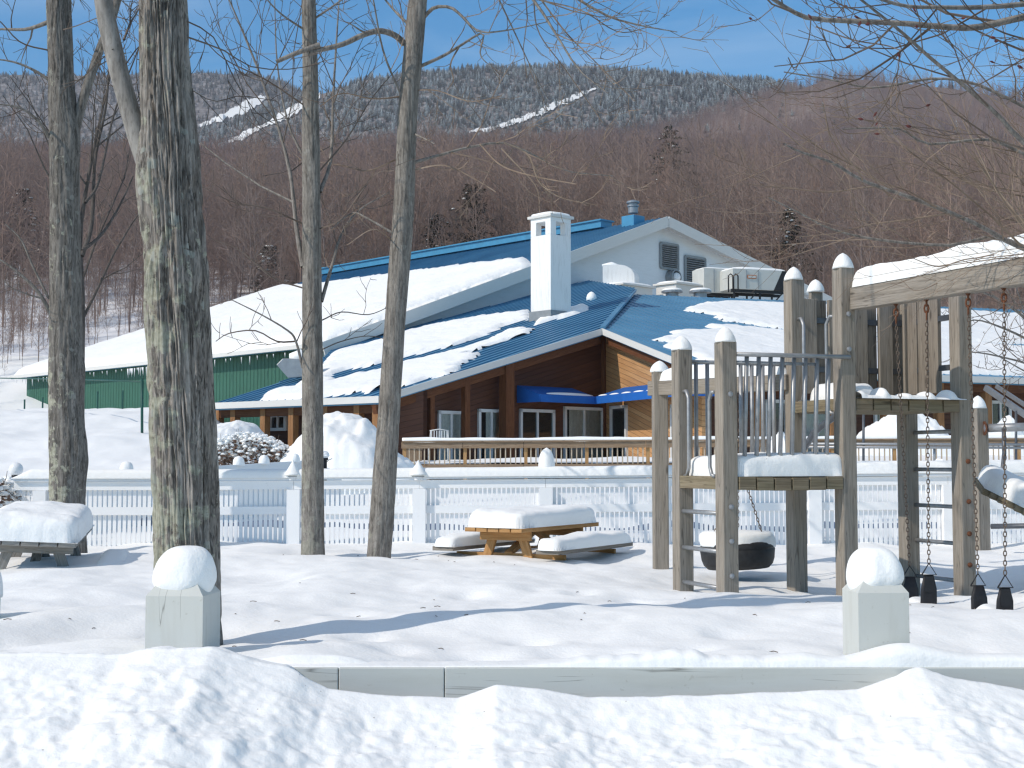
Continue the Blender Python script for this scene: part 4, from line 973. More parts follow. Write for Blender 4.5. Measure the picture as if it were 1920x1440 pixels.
# pipe railing and heaps of snow before the deck
t = thing('pipe_railing', 'grey galvanised pipe railing with thin uprights crossing before the deck on the right', 'railing', W(1620, 865, 36))
b = MB(); 
for y in (833, 839): b.tube([W(1500, y - 1, 36), W(1760, y, 36), W(2000, y + 1, 36)], .035, 8)
b.build('rail', M['metal'], t, True)
for px, yt in ((1619, 772), (1752, 832), (1905, 770)):
    m = MB(); m.tube([W(px, 880, 36.1), W(px, yt, 36.1)], .035, 8); m.build('upright', M['metal_dark'] if yt < 800 else M['metal'], t, True)
mound('snow_pile', 505, 800, 780, 33, 2.6, M['snow_rough'], 'big ploughed snow pile between two young trunks in front of the lodge porch', seed=14, shape=[(0,0),(.08,.28),(.2,.6),(.34,.93),(.5,1),(.62,.94),(.7,.8),(.82,.5),(.93,.25),(1,0)])
mound('snow_pile', 1570, 1800, 772, 48, 2.0, M['snow_rough'], 'broad snow pile heaped on the deck behind the upper play platform', base=1.0, seed=22)
mound('snow_pile', 1425, 1500, 812, 40.5, .8, M['snow_rough'], 'narrow snow heap against the deck behind the play tower bars', base=.6, seed=25)
mound('snow_pile', 1728, 1790, 858, 30, .8, M['snow'], 'small rounded snow heap seen between the ladder rungs', seed=27, rough=.08)
mound('snow_pile', 1838, 1935, 780, 47, 1.2, M['snow_rough'], 'knobbly snow pile under the right porch eave', base=1.0, seed=29)
mound('snow_pile', 375, 520, 790, 46, 3.0, M['snow'], 'smooth snow heap filling the open canopy at the lodge corner', seed=33, rough=.15)
# sloping grey brace and gutter of the right porch
t = thing('porch_brace', 'grey diagonal metal brace under the right end of the porch eave', 'brace', W(1880, 760, 50))
b = MB(); b.beam(W(1848, 727, 52), W(1940, 790, 50), .16, .2); b.beam(W(1868, 724, 52.4), W(1950, 778, 50.5), .1, .14); b.build('brace', M['unit_grey'], t)

# ---------------------------------------------------------------- white picket fence
FY = 17.4; fd = unit(A3(1, .012, 0)); fnm = A3(fd[1], -fd[0], 0)
f0 = A3(W(28, 865, FY)[0], FY, 0)
def zf_at(px, py): return W(px, py, FY)[2]
zt0, zb0, zm0, zm1, zg = zf_at(960, 903), zf_at(960, 919), zf_at(960, 951), zf_at(960, 966), -.30
def fpt(s, z, o=0.0): return f0 + fd * s + A3(0, 0, z + .0070 * max(0.0, s - 2.0)) - fnm * o
posts_s = [(px - 28) / F * FY for px in (78, 314, 550, 785, 1022, 1272, 1527, 1780, 2030)]
LF = posts_s[-1]
fence = thing('picket_fence', 'long white picket fence with snow along its top board crossing behind the playground', 'fence', fpt(LF / 2, zg))
def fence_run(root, pt, L, posts, mat=M['white_paint']):
    b = MB()
    for s0, s1 in zip([0] + posts[1:-1], posts[1:]): b.beam(pt(s0, (zt0 + zb0) / 2), pt(s1 - .004, (zt0 + zb0) / 2), .045, zt0 - zb0)
    b.beam(pt(0, zt0 + .02, .02), pt(L, zt0 + .02, .02), .17, .035); b.build('top_board', mat, root)
    b = MB()
    for s0, s1 in zip([0] + posts[1:-1], posts[1:]): b.beam(pt(s0, (zm0 + zm1) / 2), pt(s1 - .004, (zm0 + zm1) / 2), .04, zm0 - zm1)
    b.build('middle_rail', mat, root)
    b = MB(); b.beam(pt(0, zg + .12), pt(L, zg + .12), .04, .1); b.build('bottom_rail', mat, root)
    for s in posts:
        b = MB(); b.beam(pt(s, zg - .2, -.018), pt(s, zb0 - .003, -.018), .16, .13, fnm); b.build('post', mat, root)
    edges = [0] + posts
    for a, c in zip(edges[:-1], edges[1:]):
        n = max(1, int(round((c - a - .16) / .0605))); b = MB()
        for k in range(n):
            s = a + .08 + (c - a - .16) * (k + .5) / n
            b.beam(pt(s, zg, .032), pt(s, zb0 + .02, .032), .042, .020, fnm)
        b.build('picket_panel', mat, root)
fence_run(fence, fpt, LF, posts_s)
tt = np.linspace(-.02, LF, 420); vv = np.linspace(0, math.pi, 9)
hgt = (.118 + .012 * fbm(tt * .8, 0, 0, 3, 3)) * np.clip(tt / .25 + .15, 0, 1)
hgt = hgt * (1 + .35 * sst(9.0, 9.6, tt))
G = np.stack([np.stack([fpt(s, zt0 + .038 + h * math.sin(v) ** .55, .02 + .105 * math.cos(v)) for v in vv]) for s, h in zip(tt, hgt)])
b = MB(); b.grid(G, True); b.build('snow_cap', M['snow_cap'], fence, True)
# back fence on the far left side of the pool yard, in its own shade
bf0, bf1 = W(150, 889, 19.5), W(566, 864, 26.5); bL = np.linalg.norm((bf1 - bf0)[:2]); bd = unit((bf1 - bf0) * A3(1, 1, 0)); bn = A3(bd[1], -bd[0], 0)
bfe = thing('back_fence', 'bluish shaded board fence behind the picket fence, capped with snow lumps', 'fence', (bf0 + bf1) / 2 * A3(1, 1, 0))
def bz(s): return bf0[2] + (bf1[2] - bf0[2]) * s / bL
b = MB(); 
b.prism([A3(*(bf0 + bd * 0)[:2], -.2), A3(*(bf0 + bd * bL)[:2], .0), A3(*(bf0 + bd * bL)[:2], bz(bL)), A3(*bf0[:2], bz(0))], -bn * .05); b.build('board_panel', M['white_wall'], bfe)
e1 = W(640, 884, 30)
b = MB(); b.prism([A3(bf1[0], bf1[1], 0), A3(e1[0], e1[1], 0), e1, A3(bf1[0], bf1[1], bf1[2] - .01)], A3(0, .05, 0)); b.build('end_panel', M['white_wall'], bfe)
for px in (218, 420, 475, 548):
    s = (px - 150) / (566 - 150) * bL * 1.0; q = bf0 + bd * s; q = A3(q[0], q[1], bz(s) - .02)
    snow_dome('snow_cap', q, .10, .17, M['snow_cap'], bfe, px)

t = thing('shade_strip', 'dark blue grey strip of painted shade seen through the lower pickets of the fence', 'painted shade', (0, 21.2, 0))  # dark strip added to paint shade into the gaps between pickets
b = MB(); tt = np.linspace(-6.2, 6.8, 60)
b.grid(np.stack([np.stack([A3(s, 21.2 + .02 * s + .10 * math.cos(v), z_near(s, 21.2) - .03 + (.115 + .02 * math.sin(s * 3.1)) * math.sin(v)) for v in np.linspace(0, math.pi, 7)]) for s in tt]), True)
b.build('shade_sheet', simple('shade_strip_blue', (.12, .16, .24), .6, 0, .15, 3), t, True)
# lamps on the fence
def globe_lamp(px, py, r_px, Y, label, snow=0, pole=.4):
    c = W(px, py, Y); r = r_px * Y / F
    t = thing('globe_lamp', label, 'lamp', c - A3(0, 0, r + pole), 'globe lamps of the pool yard')
    b = MB(); b.lathe([(.034, -r - pole), (.034, -r - .03), (.06, -r - .02), (.055, -r + .03)], c, 12); b.build('stem', M['black_metal'], t, True)
    b = MB(); n = 12; b.lathe([(max(.003, r * math.sin(math.pi * i / n)), -r * math.cos(math.pi * i / n)) for i in range(n + 1)], c, 20); b.build('globe', M['globe'], t, True)
    if snow:
        snow_dome('snow_cap', c - A3(0, 0, r * .35), r * 1.07, r * snow, M['snow_cap'], t, px, 2.2)
        b = MB(); b.tube([c + A3(-r * 1.5, 0, -r * .9), c + A3(-r * .8, 0, -r * 1.3), c + A3(-r * .3, 0, -r * 1.9)], .008, 5); b.tube([c + A3(r * 1.7, 0, -r * .9), c + A3(r * .8, 0, -r * 1.3), c + A3(r * .3, 0, -r * 1.9)], .008, 5); b.build('bracket', M['metal'], t, True)
globe_lamp(30, 880, 13, 18.6, 'plain white globe lamp on a dark stem beside the left end of the picket fence')
globe_lamp(1025, 873, 14, 17.55, 'globe lamp buried under a tall egg of snow on the picket fence', 2.75, .18)
globe_lamp(610, 853, 7.5, 27, 'small white globe lamp half hidden behind a young trunk, before the big snow pile', .9, .5)
for px, lb in ((549, 'small white lantern under a snow cone, close left of the slim trunk'), (784, 'small white lantern under a snow cone, right of the leaning trunk')):
    c = W(px, 900, FY)
    t = thing('fence_lantern', lb, 'lantern', c, 'lanterns on the picket fence')
    b = MB(); b.lathe([(.05, 0), (.055, .05), (.05, .10), (.07, .11), (.03, .15)], c, 10); b.build('housing', M['globe'], t)
    b = MB(); b.tube([c + A3(-.075, -.02, .045), c + A3(0, -.085, .045), c + A3(.075, -.02, .045)], .005, 5); b.build('bracket', M['unit_grey'], t)
    snow_dome('snow_cap', c + A3(0, .01, .06), .115, .19, M['snow_cap'], t, px, 1.1)

# ---------------------------------------------------------------- picnic tables
def picnic_table(label, corner, ld, L, Wd, ztop, zg, mat, snow_h, seed, top_t=.045):
    """corner = near corner of the top, ld = long direction pointing away from it, width runs to the left of the corner"""
    ld = unit(ld); wdv = A3(-ld[1], ld[0], 0); Z = A3(0, 0, 1)
    c0 = A3(corner[0], corner[1], 0)
    t = thing('picnic_table', label, 'picnic table', c0 + ld * L / 2 + wdv * Wd / 2 + Z * zg)
    nb = 5; bw = Wd / nb
    for k in range(nb):
        b = MB(); y = wdv * (bw * (k + .5)); b.beam(c0 + y + Z * (ztop - top_t / 2), c0 + y + ld * L + Z * (ztop - top_t / 2), bw - .012, top_t); b.build('top_board', mat, t, bevel=.004)
    for s in (.30, L - .30):
        for sg in (0, 1):
            b = MB(); a = c0 + ld * (s + .02 * sg) + wdv * (Wd * (.26 + .48 * sg)) + Z * (ztop - top_t); f = c0 + ld * (s + .02 * sg) + wdv * (Wd * (-.06 + 1.12 * sg)) + Z * (zg - .42)
            b.beam(a, f, .10, .04, ld); b.build('leg', mat, t, bevel=.004)
        b = MB(); b.beam(c0 + ld * (s - .035) + wdv * (.06 * Wd) + Z * (ztop - top_t - .048), c0 + ld * (s - .035) + wdv * (.94 * Wd) + Z * (ztop - top_t - .048), .04, .095); b.build('cleat', mat, t, bevel=.004)
        b = MB(); b.beam(c0 + ld * (s + .045) + wdv * (-.32) + Z * (zg - .01), c0 + ld * (s + .045) + wdv * (Wd + .30) + Z * (zg - .01), .04, .07); b.build('bench_support', mat, t)
    for sg in (0, 1):
        y = wdv * (-.29 if sg == 0 else Wd + .27); zs = zg + (.09 if mat is M['pine'] else .03)
        b = MB(); b.beam(c0 + y + Z * (zs - .02), c0 + y + ld * L + Z * (zs - .02), .26, .045); s_ = b.build('bench', M['timber_dark'] if mat is M['pine'] else mat, t, bevel=.004)
        snow_block('snow_cap', c0 + y + ld * L / 2 + Z * zs, (ld, wdv, Z), L * 1.01, .30, snow_h * (.72 if mat is M['pine'] else .6), M['snow_cap'], s_, seed + sg, 30, 6 if mat is M['pine'] else 3, .22, 0, .3)
    b = MB()
    for sg in (-1, 1): b.beam(c0 + ld * (.32 if sg < 0 else L - .32) + wdv * Wd * .5 + Z * (zg + .02), c0 + ld * L / 2 + wdv * Wd * .5 + Z * (ztop - .06), .09, .04)
    b.build('brace', mat, t)
    snow_block('tabletop_snow', c0 + ld * L / 2 + wdv * Wd / 2 + Z * ztop, (ld, wdv, Z), L * 1.01, Wd * 1.03, snow_h, M['snow_cap'], t, seed + 4, 40, 8, .14, 0, .26)
    return t
tc_ = W(979, 995, 14.3)
picnic_table('warm brown picnic table with snow-covered benches between the leaning trunk and the play tower', tc_, A3(.50, .866, 0), 1.78, .70, tc_[2] + .02, z_near(0.3, 14.8) + .02, M['pine'], .185, 40)
tl = W(141, 1008, 13.4)
gt = picnic_table('grey painted picnic table with a thick slab of snow at the left edge', tl, A3(-.2, .98, 0), 1.65, .86, tl[2] + .02, -.04, M['greywood'], .25, 50)
gt.rotation_euler = (R(3), R(3.5), 0)

# ---------------------------------------------------------------- bollards, board edging, small post
def bollard(label, pxc, pyb, pyt, ych, Y, w, yaw, ball, seed, lean=(0, 0)):
    c = W(pxc, pyb, Y); zt = W(pxc, pyt, Y)[2]; zc = W(pxc, ych, Y)[2]; c = A3(c[0], Y + w / 2, c[2])
    ax = A3(math.cos(yaw), math.sin(yaw), 0); ay = A3(-ax[1], ax[0], 0); Z = A3(0, 0, 1); h = w / 2; hh = h * .62
    t = thing('bollard', label, 'bollard', c, 'snow-capped bollards along the front edging'); z0 = c[2] - .5
    b = MB()
    for k in range(4):
        dx, dy = [(ax, ay), (ay, -ax), (-ax, -ay), (-ay, ax)][k]     # face normal -dy
        n = -dy
        q = [c * A3(1,1,0) + n*h - dx*h + Z*z0, c * A3(1,1,0) + n*h + dx*h + Z*z0, c * A3(1,1,0) + n*h + dx*h + Z*zc, c * A3(1,1,0) + n*h - dx*h + Z*zc]
        o = random.random() * 9
        b.add(q, [(0,1,2,3)], [[(o-h, z0), (o+h, z0), (o+h, zc), (o-h, zc)]])
        q2 = [q[3], q[2], c * A3(1,1,0) + n*hh + dx*hh + Z*zt, c * A3(1,1,0) + n*hh - dx*hh + Z*zt]
        b.add(q2, [(0,1,2,3)], [[(o-h, zc), (o+h, zc), (o+hh, zt), (o-hh, zt)]])
    b.add([c*A3(1,1,0) + ax*a*hh + ay*e*hh + Z*zt for a, e in ((-1,-1),(1,-1),(1,1),(-1,1))], [(0,1,2,3)], [[(0,0),(.2,0),(.2,.2),(0,.2)]])
    b.build('timber', M['bollard'], t, bevel=.012)
    hb = ball
    N_, K_ = 16, 30; V = []
    for i in range(N_ + 1):
        tt_ = i / N_; a = -.6 + tt_ * (math.pi * .5 + .6)
        for j in range(K_):
            th = 2 * math.pi * j / K_; sq = (abs(math.cos(th)) ** 2.6 + abs(math.sin(th)) ** 2.6) ** (-1 / 2.6)
            rr = (h * .97 * (sq * (1 - tt_) + tt_)) * max(.002, abs(math.cos(a)) ** .66) * (1 + .09 * math.sin(2 * th + seed) + .04 * math.sin(5 * th + seed * 2 + 2 * tt_) + .03 * float(vn(math.cos(th) * 2 + seed, math.sin(th) * 2, tt_ * 3, 5)) * 2)
            z = zt + .0 + (hb + .02) * (math.sin(a) if a > 0 else math.sin(a) * .55) - .018 * math.sin(th + seed * 2) * (1 - tt_)
            V.append(c * A3(1,1,0) + ax * (rr * math.cos(th) + lean[0] * tt_) + ay * (rr * math.sin(th) + lean[1] * tt_) + Z * z)
    Fs = [(i*K_+j, i*K_+(j+1) % K_, (i+1)*K_+(j+1) % K_, (i+1)*K_+j) for i in range(N_) for j in range(K_)] + [tuple(N_*K_+j for j in range(K_))]
    b = MB(); b.add(V, Fs); b.build('snow_cap', M['snow_cap'], t, True)
    return t
bollard('square grey bollard in front of the thick lichen trunk, snow ball leaning off its cap', 330, 1232, 1090, 1118, 7.25, .305, R(-5), .155, 1.0, (.03, 0))
bollard('square grey bollard before the swings, wide snow dome on its cap', 1655, 1222, 1086, 1112, 7.05, .262, R(4), .135, 2.4, (-.01, 0))
ry = 6.86; rz = W(960, 1252, ry)[2]
edging = thing('board_edging', 'low pale grey timber edging half buried by the ploughed bank', 'edging', (1.2, ry, -.3))
x0 = -3.4
for L_ in (2.55, .52, 3.02, 1.9):
    b = MB(); b.beam((x0 + .0015, ry + .05, rz - .17), (x0 + L_ - .0015, ry + .05, rz - .17), .1, .34); o = b.build('board', M['bollard'], edging, bevel=.006); x0 += L_
tt = np.linspace(-3.4, 4.6, 520); vv = np.linspace(0, math.pi, 11)
lip = .010 + .012 * fbm(tt * 1.6, 0, 0, 9, 3) + .055 * np.exp(-((tt - .85) / .5) ** 2) * (1 + .5 * fbm(tt * 9, 1, 0, 19, 2)) + .03 * np.exp(-((tt - 1.45) / .15) ** 2) + .10 * np.exp(-((tt - 1.95) / .26) ** 2) + .04 * np.exp(-((tt - 2.5) / .3) ** 2)
hang = .02 + .035 * np.clip(fbm(tt * 2.2, 4, 0, 29, 3), 0, 1) + .02 * np.exp(-((tt - 1.02) / .25) ** 2)
G = np.stack([np.stack([A3(s, ry + .11 + (.085 + hg * .35) * -math.cos(v), rz - (hg if v < .05 else 0) * .6 + h * math.sin(v) ** .6) for v in vv]) for s, h, hg in zip(tt, lip, hang)])
b = MB(); b.grid(G); b.build('snow_lip', M['snow_rough'], edging, True)
# short pale post at the very left edge, throws the rounded shadow
q = A3(-3.785, 9.15, -.06); t = thing('play_tub', 'pale green round tub under a thick snow dome at the left edge', 'tub', q)
b = MB(); b.lathe([(.40, -.4), (.41, .20), (.38, .24)], q, 28); b.build('tub', simple('pale_green_paint', (.50, .62, .53), .5), t, True)
snow_dome('snow_cap', q + A3(0, 0, .22), .42, .36, M['snow_cap'], t, 3, 2.4)
def cat_rom_(P, n):
    P = np.asarray(P, float); t = np.linspace(0, len(P) - 1, n); return np.stack([np.interp(t, np.arange(len(P)), P[:, k]) for k in range(3)], -1)
# ---------------------------------------------------------------- play structure
Z = A3(0, 0, 1)
p3 = W(1364, 1103, 11.4); PO = A3(p3[0], p3[1], 0); ang = R(20)
e1, e2 = A3(math.cos(ang), math.sin(ang), 0), A3(-math.sin(ang), math.cos(ang), 0)
def pg(a, c, z=0.0): return PO + e1 * a + e2 * c + Z * z
S1, S2, SB = 1.14, 1.17, .79
play = thing('play_tower', 'weathered timber play tower with two snowy platforms, ladders and a long swing beam', 'play structure', pg(1, .5, -.1))
PW = .14
def tpost(p, z0, z1, w=PW, cap=.10, d=e1, bolts=(), bm=None):
    bm = bm or M['metal']
    b = MB(); b.beam(p + Z * z0, p + Z * z1, w, w, d); o = b.build('post', M['timber'], play, bevel=.010)
    if cap: snow_dome('snow_cap', p + Z * (z1 - .004), w * .64, cap, M['snow_cap'], o, int(p[0] * 100) % 97, 1.75)
    if len(bolts):
        m = MB()
        for z in bolts: m.lathe([(.022, 0), (.022, .012), (.008, .02)], p - e2 * (w / 2) + Z * z, 10, (e1, Z, -e2))
        m.build('bolt', bm, o)
    return o
def ztop(py, p): return W(960, py, p[1])[2]
q2, q3, q4, q5, q6, q8 = pg(0, SB), pg(0, 0), pg(S1, SB), pg(S1, 0), pg(S1 + S2 + .03, 0), pg(S1 + S2 + .03, SB)
qb = W(1239, 1062, 13.9) * A3(1, 1, 0)
tpost(qb, -.5, ztop(697, qb), .145, .115, A3(1, .06, 0)); tpost(q2, -.6, ztop(656, q2), PW, .13); tpost(q3, -.6, ztop(641, q3), PW, .13, e1, [.12, .40, .68, 1.6])
tpost(q4, -.7, ztop(525, q4), PW, .125); tpost(q5, -.6, ztop(503, q5), PW, .135, e1, (2.0, 2.3))
tpost(q6, -.7, ztop(556, q6), PW, 0, e1, [.15, .42, .70, 1.05], M['rust']); tpost(q8, -.7, 2.66, PW, .1)
# tyre-swing beam with snow
tb0, tb1 = qb + Z * (ztop(728, qb)), q4 + Z * (ztop(717, q4)) - e1 * .05
b = MB(); b.beam(tb0 + unit(tb1 - tb0) * -.12, tb1, .12, .145); tb = b.build('beam', M['timber'], play, bevel=.008)
dv = tb1 - tb0; Lb = np.linalg.norm(dv); dv = dv / Lb; sdv = A3(-dv[1], dv[0], 0)
snow_block('snow_cap', (tb0 + tb1) / 2 + Z * .07, (dv, sdv, Z), Lb * .97, .13, .155, M['snow_cap'], tb, 3, 30, 5, .16)
# swing beam toward the camera
ba_, bb_ = q5 + e1 * .085, q5 + e1 * .085 - e2 * 2.0
zb_a, zb_b = W(1614, 562, ba_[1])[2], W(1908, 514, bb_[1])[2]
sb0, sb1 = ba_ + Z * zb_a, ba_ - e2 * 3.0 + Z * (zb_a + (zb_b - zb_a) * 1.5)
b = MB(); b.beam(sb0 + e2 * -.06, sb1, .125, .19); sbm = b.build('swing_beam', M['timber'], play, bevel=.008)
dv = unit(sb1 - sb0); sdv = A3(-dv[1], dv[0], 0); upv = np.cross(dv, sdv); upv = upv if upv[2] > 0 else -upv
snow_block('snow_cap', (sb0 + sb1) / 2 + e2 * -.05 + upv * .092, (dv, sdv, upv), 2.94, .14, .17, M['snow_cap'], sbm, 9, 50, 9, .2, 0, .3)
# far end frame of the swing beam
ef = sb1 - e2 * .10
b = MB(); b.beam(A3(ef[0], ef[1], -.7) + e1 * .02, A3(ef[0], ef[1], 2.75) + e1 * .02, PW, PW, e1); b.build('end_post', M['timber'], play, bevel=.01)
# lower platform
zl0, zl1 = ztop(917, q3 + e1 * .5), ztop(893, q3 + e1 * .5)
nb = 6; bw = (S1 - PW) / nb
for k in range(nb):
    a = PW / 2 + bw * (k + .5); sag = .012 * math.sin(math.pi * (k + .5) / nb); b = MB()
    b.beam(pg(a, -.08, (zl0 + zl1) / 2 - sag), pg(a, SB + .04, (zl0 + zl1) / 2 - sag), bw - .014, zl1 - zl0); b.build('deck_board', M['plank_end'], play, bevel=.004)
b = MB(); b.beam(pg(-.02, PW / 2, (zl0 + zl1) / 2), pg(-.02, SB - PW / 2, (zl0 + zl1) / 2), .09, zl1 - zl0); b.build('edge_board', M['plank_end'], play, bevel=.004)
snow_block('platform_snow', pg(S1 / 2, SB / 2 - .01, zl1), (e1, e2, Z), S1 - .05, SB + .10, .19, M['snow_rough'], play, 12, 50, 12, .14, 0, .2)
# upper platform
zu0, zu1 = ztop(771, q5 + e1 * .5), ztop(749, q5 + e1 * .5)
for k in range(6):
    a = S1 + PW / 2 + (S2 - .10) / 6 * (k + .5); b = MB()
    b.beam(pg(a, -.06, (zu0 + zu1) / 2), pg(a, SB + .04, (zu0 + zu1) / 2), (S2 - .10) / 6 - .014, zu1 - zu0); b.build('deck_board', M['plank_end'], play, bevel=.004)
b = MB(); b.beam(pg(S1 - .02, PW / 2, (zu0 + zu1) / 2), pg(S1 - .02, SB - PW / 2, (zu0 + zu1) / 2), .09, zu1 - zu0); b.build('edge_board', M['plank_end'], play, bevel=.004)
snow_block('platform_snow', pg(S1 + .28, SB / 2 + .06, zu1), (e1, e2, Z), .46, SB - .25, .17, M['snow_cap'], play, 14, 24, 4, .2)
b = MB(); rg = random.Random(3)
aa = np.linspace(S1 + .08, S1 + S2 - .02, 70)
hh = .028 + .02 * fbm(aa * 6, 0, 0, 4, 2)
for k, x in enumerate((.10, .33, .57, .80, 1.02)): hh = hh + (.045 + .025 * math.sin(k * 2.1)) * np.exp(-((aa - S1 - x) / .034) ** 4)
G = np.stack([np.stack([pg(a, -.02 + .12 * -math.cos(v), zu1 + h * math.sin(v) ** .7) for v in np.linspace(0, math.pi, 9)]) for a, h in zip(aa, hh)])
b.grid(G); b.build('snow_ridge', M['snow_cap'], play, True)
# slat panel at the back of the upper platform
sl0, sl1 = ztop(742, q8), 2.52
b = MB()
for z in (zu1 + .30, 2.33): b = MB(); b.beam(pg(S1 + .08, SB - .02, z), pg(S1 + S2 - .03, SB - .02, z), .035, .05); b.build('slat_rail', M['metal_dark'], play)
for k in range(8):
    a = S1 + .125 + k * .135; off = .028 if k % 2 else -.028; b = MB()
    b.beam(pg(a, SB - .02 + off, sl0), pg(a, SB - .02 + off, sl1), .142, .04, e2); b.build('slat', M['timber_dark'] if k % 2 else M['timber'], play, bevel=.004)
b = MB()
for z in (zu1 + .30, 2.33): b = MB(); b.beam(pg(S1 + S2, .1, z), pg(S1 + S2, SB - .1, z), .035, .05); b.build('slat_rail', M['metal_dark'], play)
for k in range(3):
    b = MB(); c = .32 + k * .155; b.beam(pg(S1 + S2 + .0, c, sl0), pg(S1 + S2 + .0, c, sl1), .138, .04, e1); b.build('slat', M['timber_dark'], play, bevel=.004)
p7 = W(1531, 700, 13.35); b = MB(); b.beam(p7, A3(p7[0], p7[1], ztop(547, p7)), .13, .05, e2); b.beam(p7 + e1 * .0 + e2 * .06, A3(p7[0], p7[1], ztop(560, p7)) + e2 * .06 - e1 * .11, .05, .05, e1); o = b.build('slat', M['timber'], play, bevel=.004)
snow_dome('snow_cap', A3(p7[0], p7[1], ztop(548, p7)), .085, .125, M['snow_cap'], o, 5, 1.8)
# front pipe railing of the lower platform
zr = ztop(668, q3 + e1 * .5); zr2 = ztop(680, q3 + e1 * .5)
b = MB(); b.tube([pg(.06, -.085, zr), pg(S1 - .0, -.085, zr + .005)], .019, 10); b.tube([pg(.06, -.05, zr2 - .01), pg(S1 - .3, -.05, zr2 - .01)], .014, 8); b.build('rail', M['metal'], play, True)
for k in range(8):
    a = .165 + k * .112; b = MB(); b.tube([pg(a, .0, zl1 + .03), pg(a, -.06, zr - .012)], .0185, 10); b.build('rail_bar', M['metal'], play, True)
b = MB(); b.tube([pg(.06, SB + .05, zr), pg(S1 - .05, SB + .05, zr)], .019, 10); b.build('rail', M['metal'], play, True)
for k in range(8):
    a = .165 + k * .112; b = MB(); b.tube([pg(a, SB + .05, zl1 + .03), pg(a, SB + .05, zr - .012)], .0185, 10); b.build('rail_bar', M['metal'], play, True)
# ladders
def rung(p, q, z, zq, mat=M['metal']):
    b = MB(); d = unit(q - p); b.tube([p + Z * z - d * .0, q + Z * zq], .019, 10); b.lathe([(.032, 0), (.032, .012), (.02, .02)], p + Z * z, 10, (e1, Z, -unit(q - p))); b.build('rung', mat, play, True)
lf = -e1 * .03
for y in (958, 1026, 1091): z = W(960, y, q2[1] - .1)[2]; rung(q2 + lf - e2 * .02, q3 + lf + e2 * .02, z, z)
for y in (811, 880, 947, 1013, 1080): z = W(960, y, q8[1] - .1)[2]; rung(q8 + e1 * .03, q6 + e1 * .03, z, z)
# hand loops
def loop(p, out, z0, z1, r=.016):
    d = unit(out); b = MB(); s = .085
    b.tube([p + Z * z1, p + d * s * .55 + Z * (z1 + .005), p + d * s + Z * (z1 - .06), p + d * s + Z * (z0 + .08), p + d * s * .6 + Z * (z0 + .01), p + Z * z0], r, 10); b.build('hand_loop', M['metal'], play, True)
hf = -e2 * .075 * 0
loop(q2 - e2 * .07 + e1 * -.02, -e2 + e1 * .05, ztop(893, q2), ztop(735, q2)); loop(q3 + e2 * .07 + e1 * -.07, e2, ztop(893, q3), ztop(735, q3))
loop(q4 - e2 * .07, -e2, ztop(755, q4), ztop(600, q4)); loop(q5 + e2 * .07 - e1 * .05, e2 - e1 * .3, ztop(775, q5), ztop(592, q5))
# slide behind the upper platform
b = MB(); s0, s1 = pg(S1 + .75, SB + .10, zu1 - .08), W(1488, 862, 15.4)
b.tube(cat_rom_([s0 + Z * .12, W(1530, 806, 13.6), W(1502, 850, 14.2), W(1494, 940, 14.5), W(1494, 1062, 14.7)], 16), .032, 8)
b.build('slide_rail', M['metal_dark'], play, True)
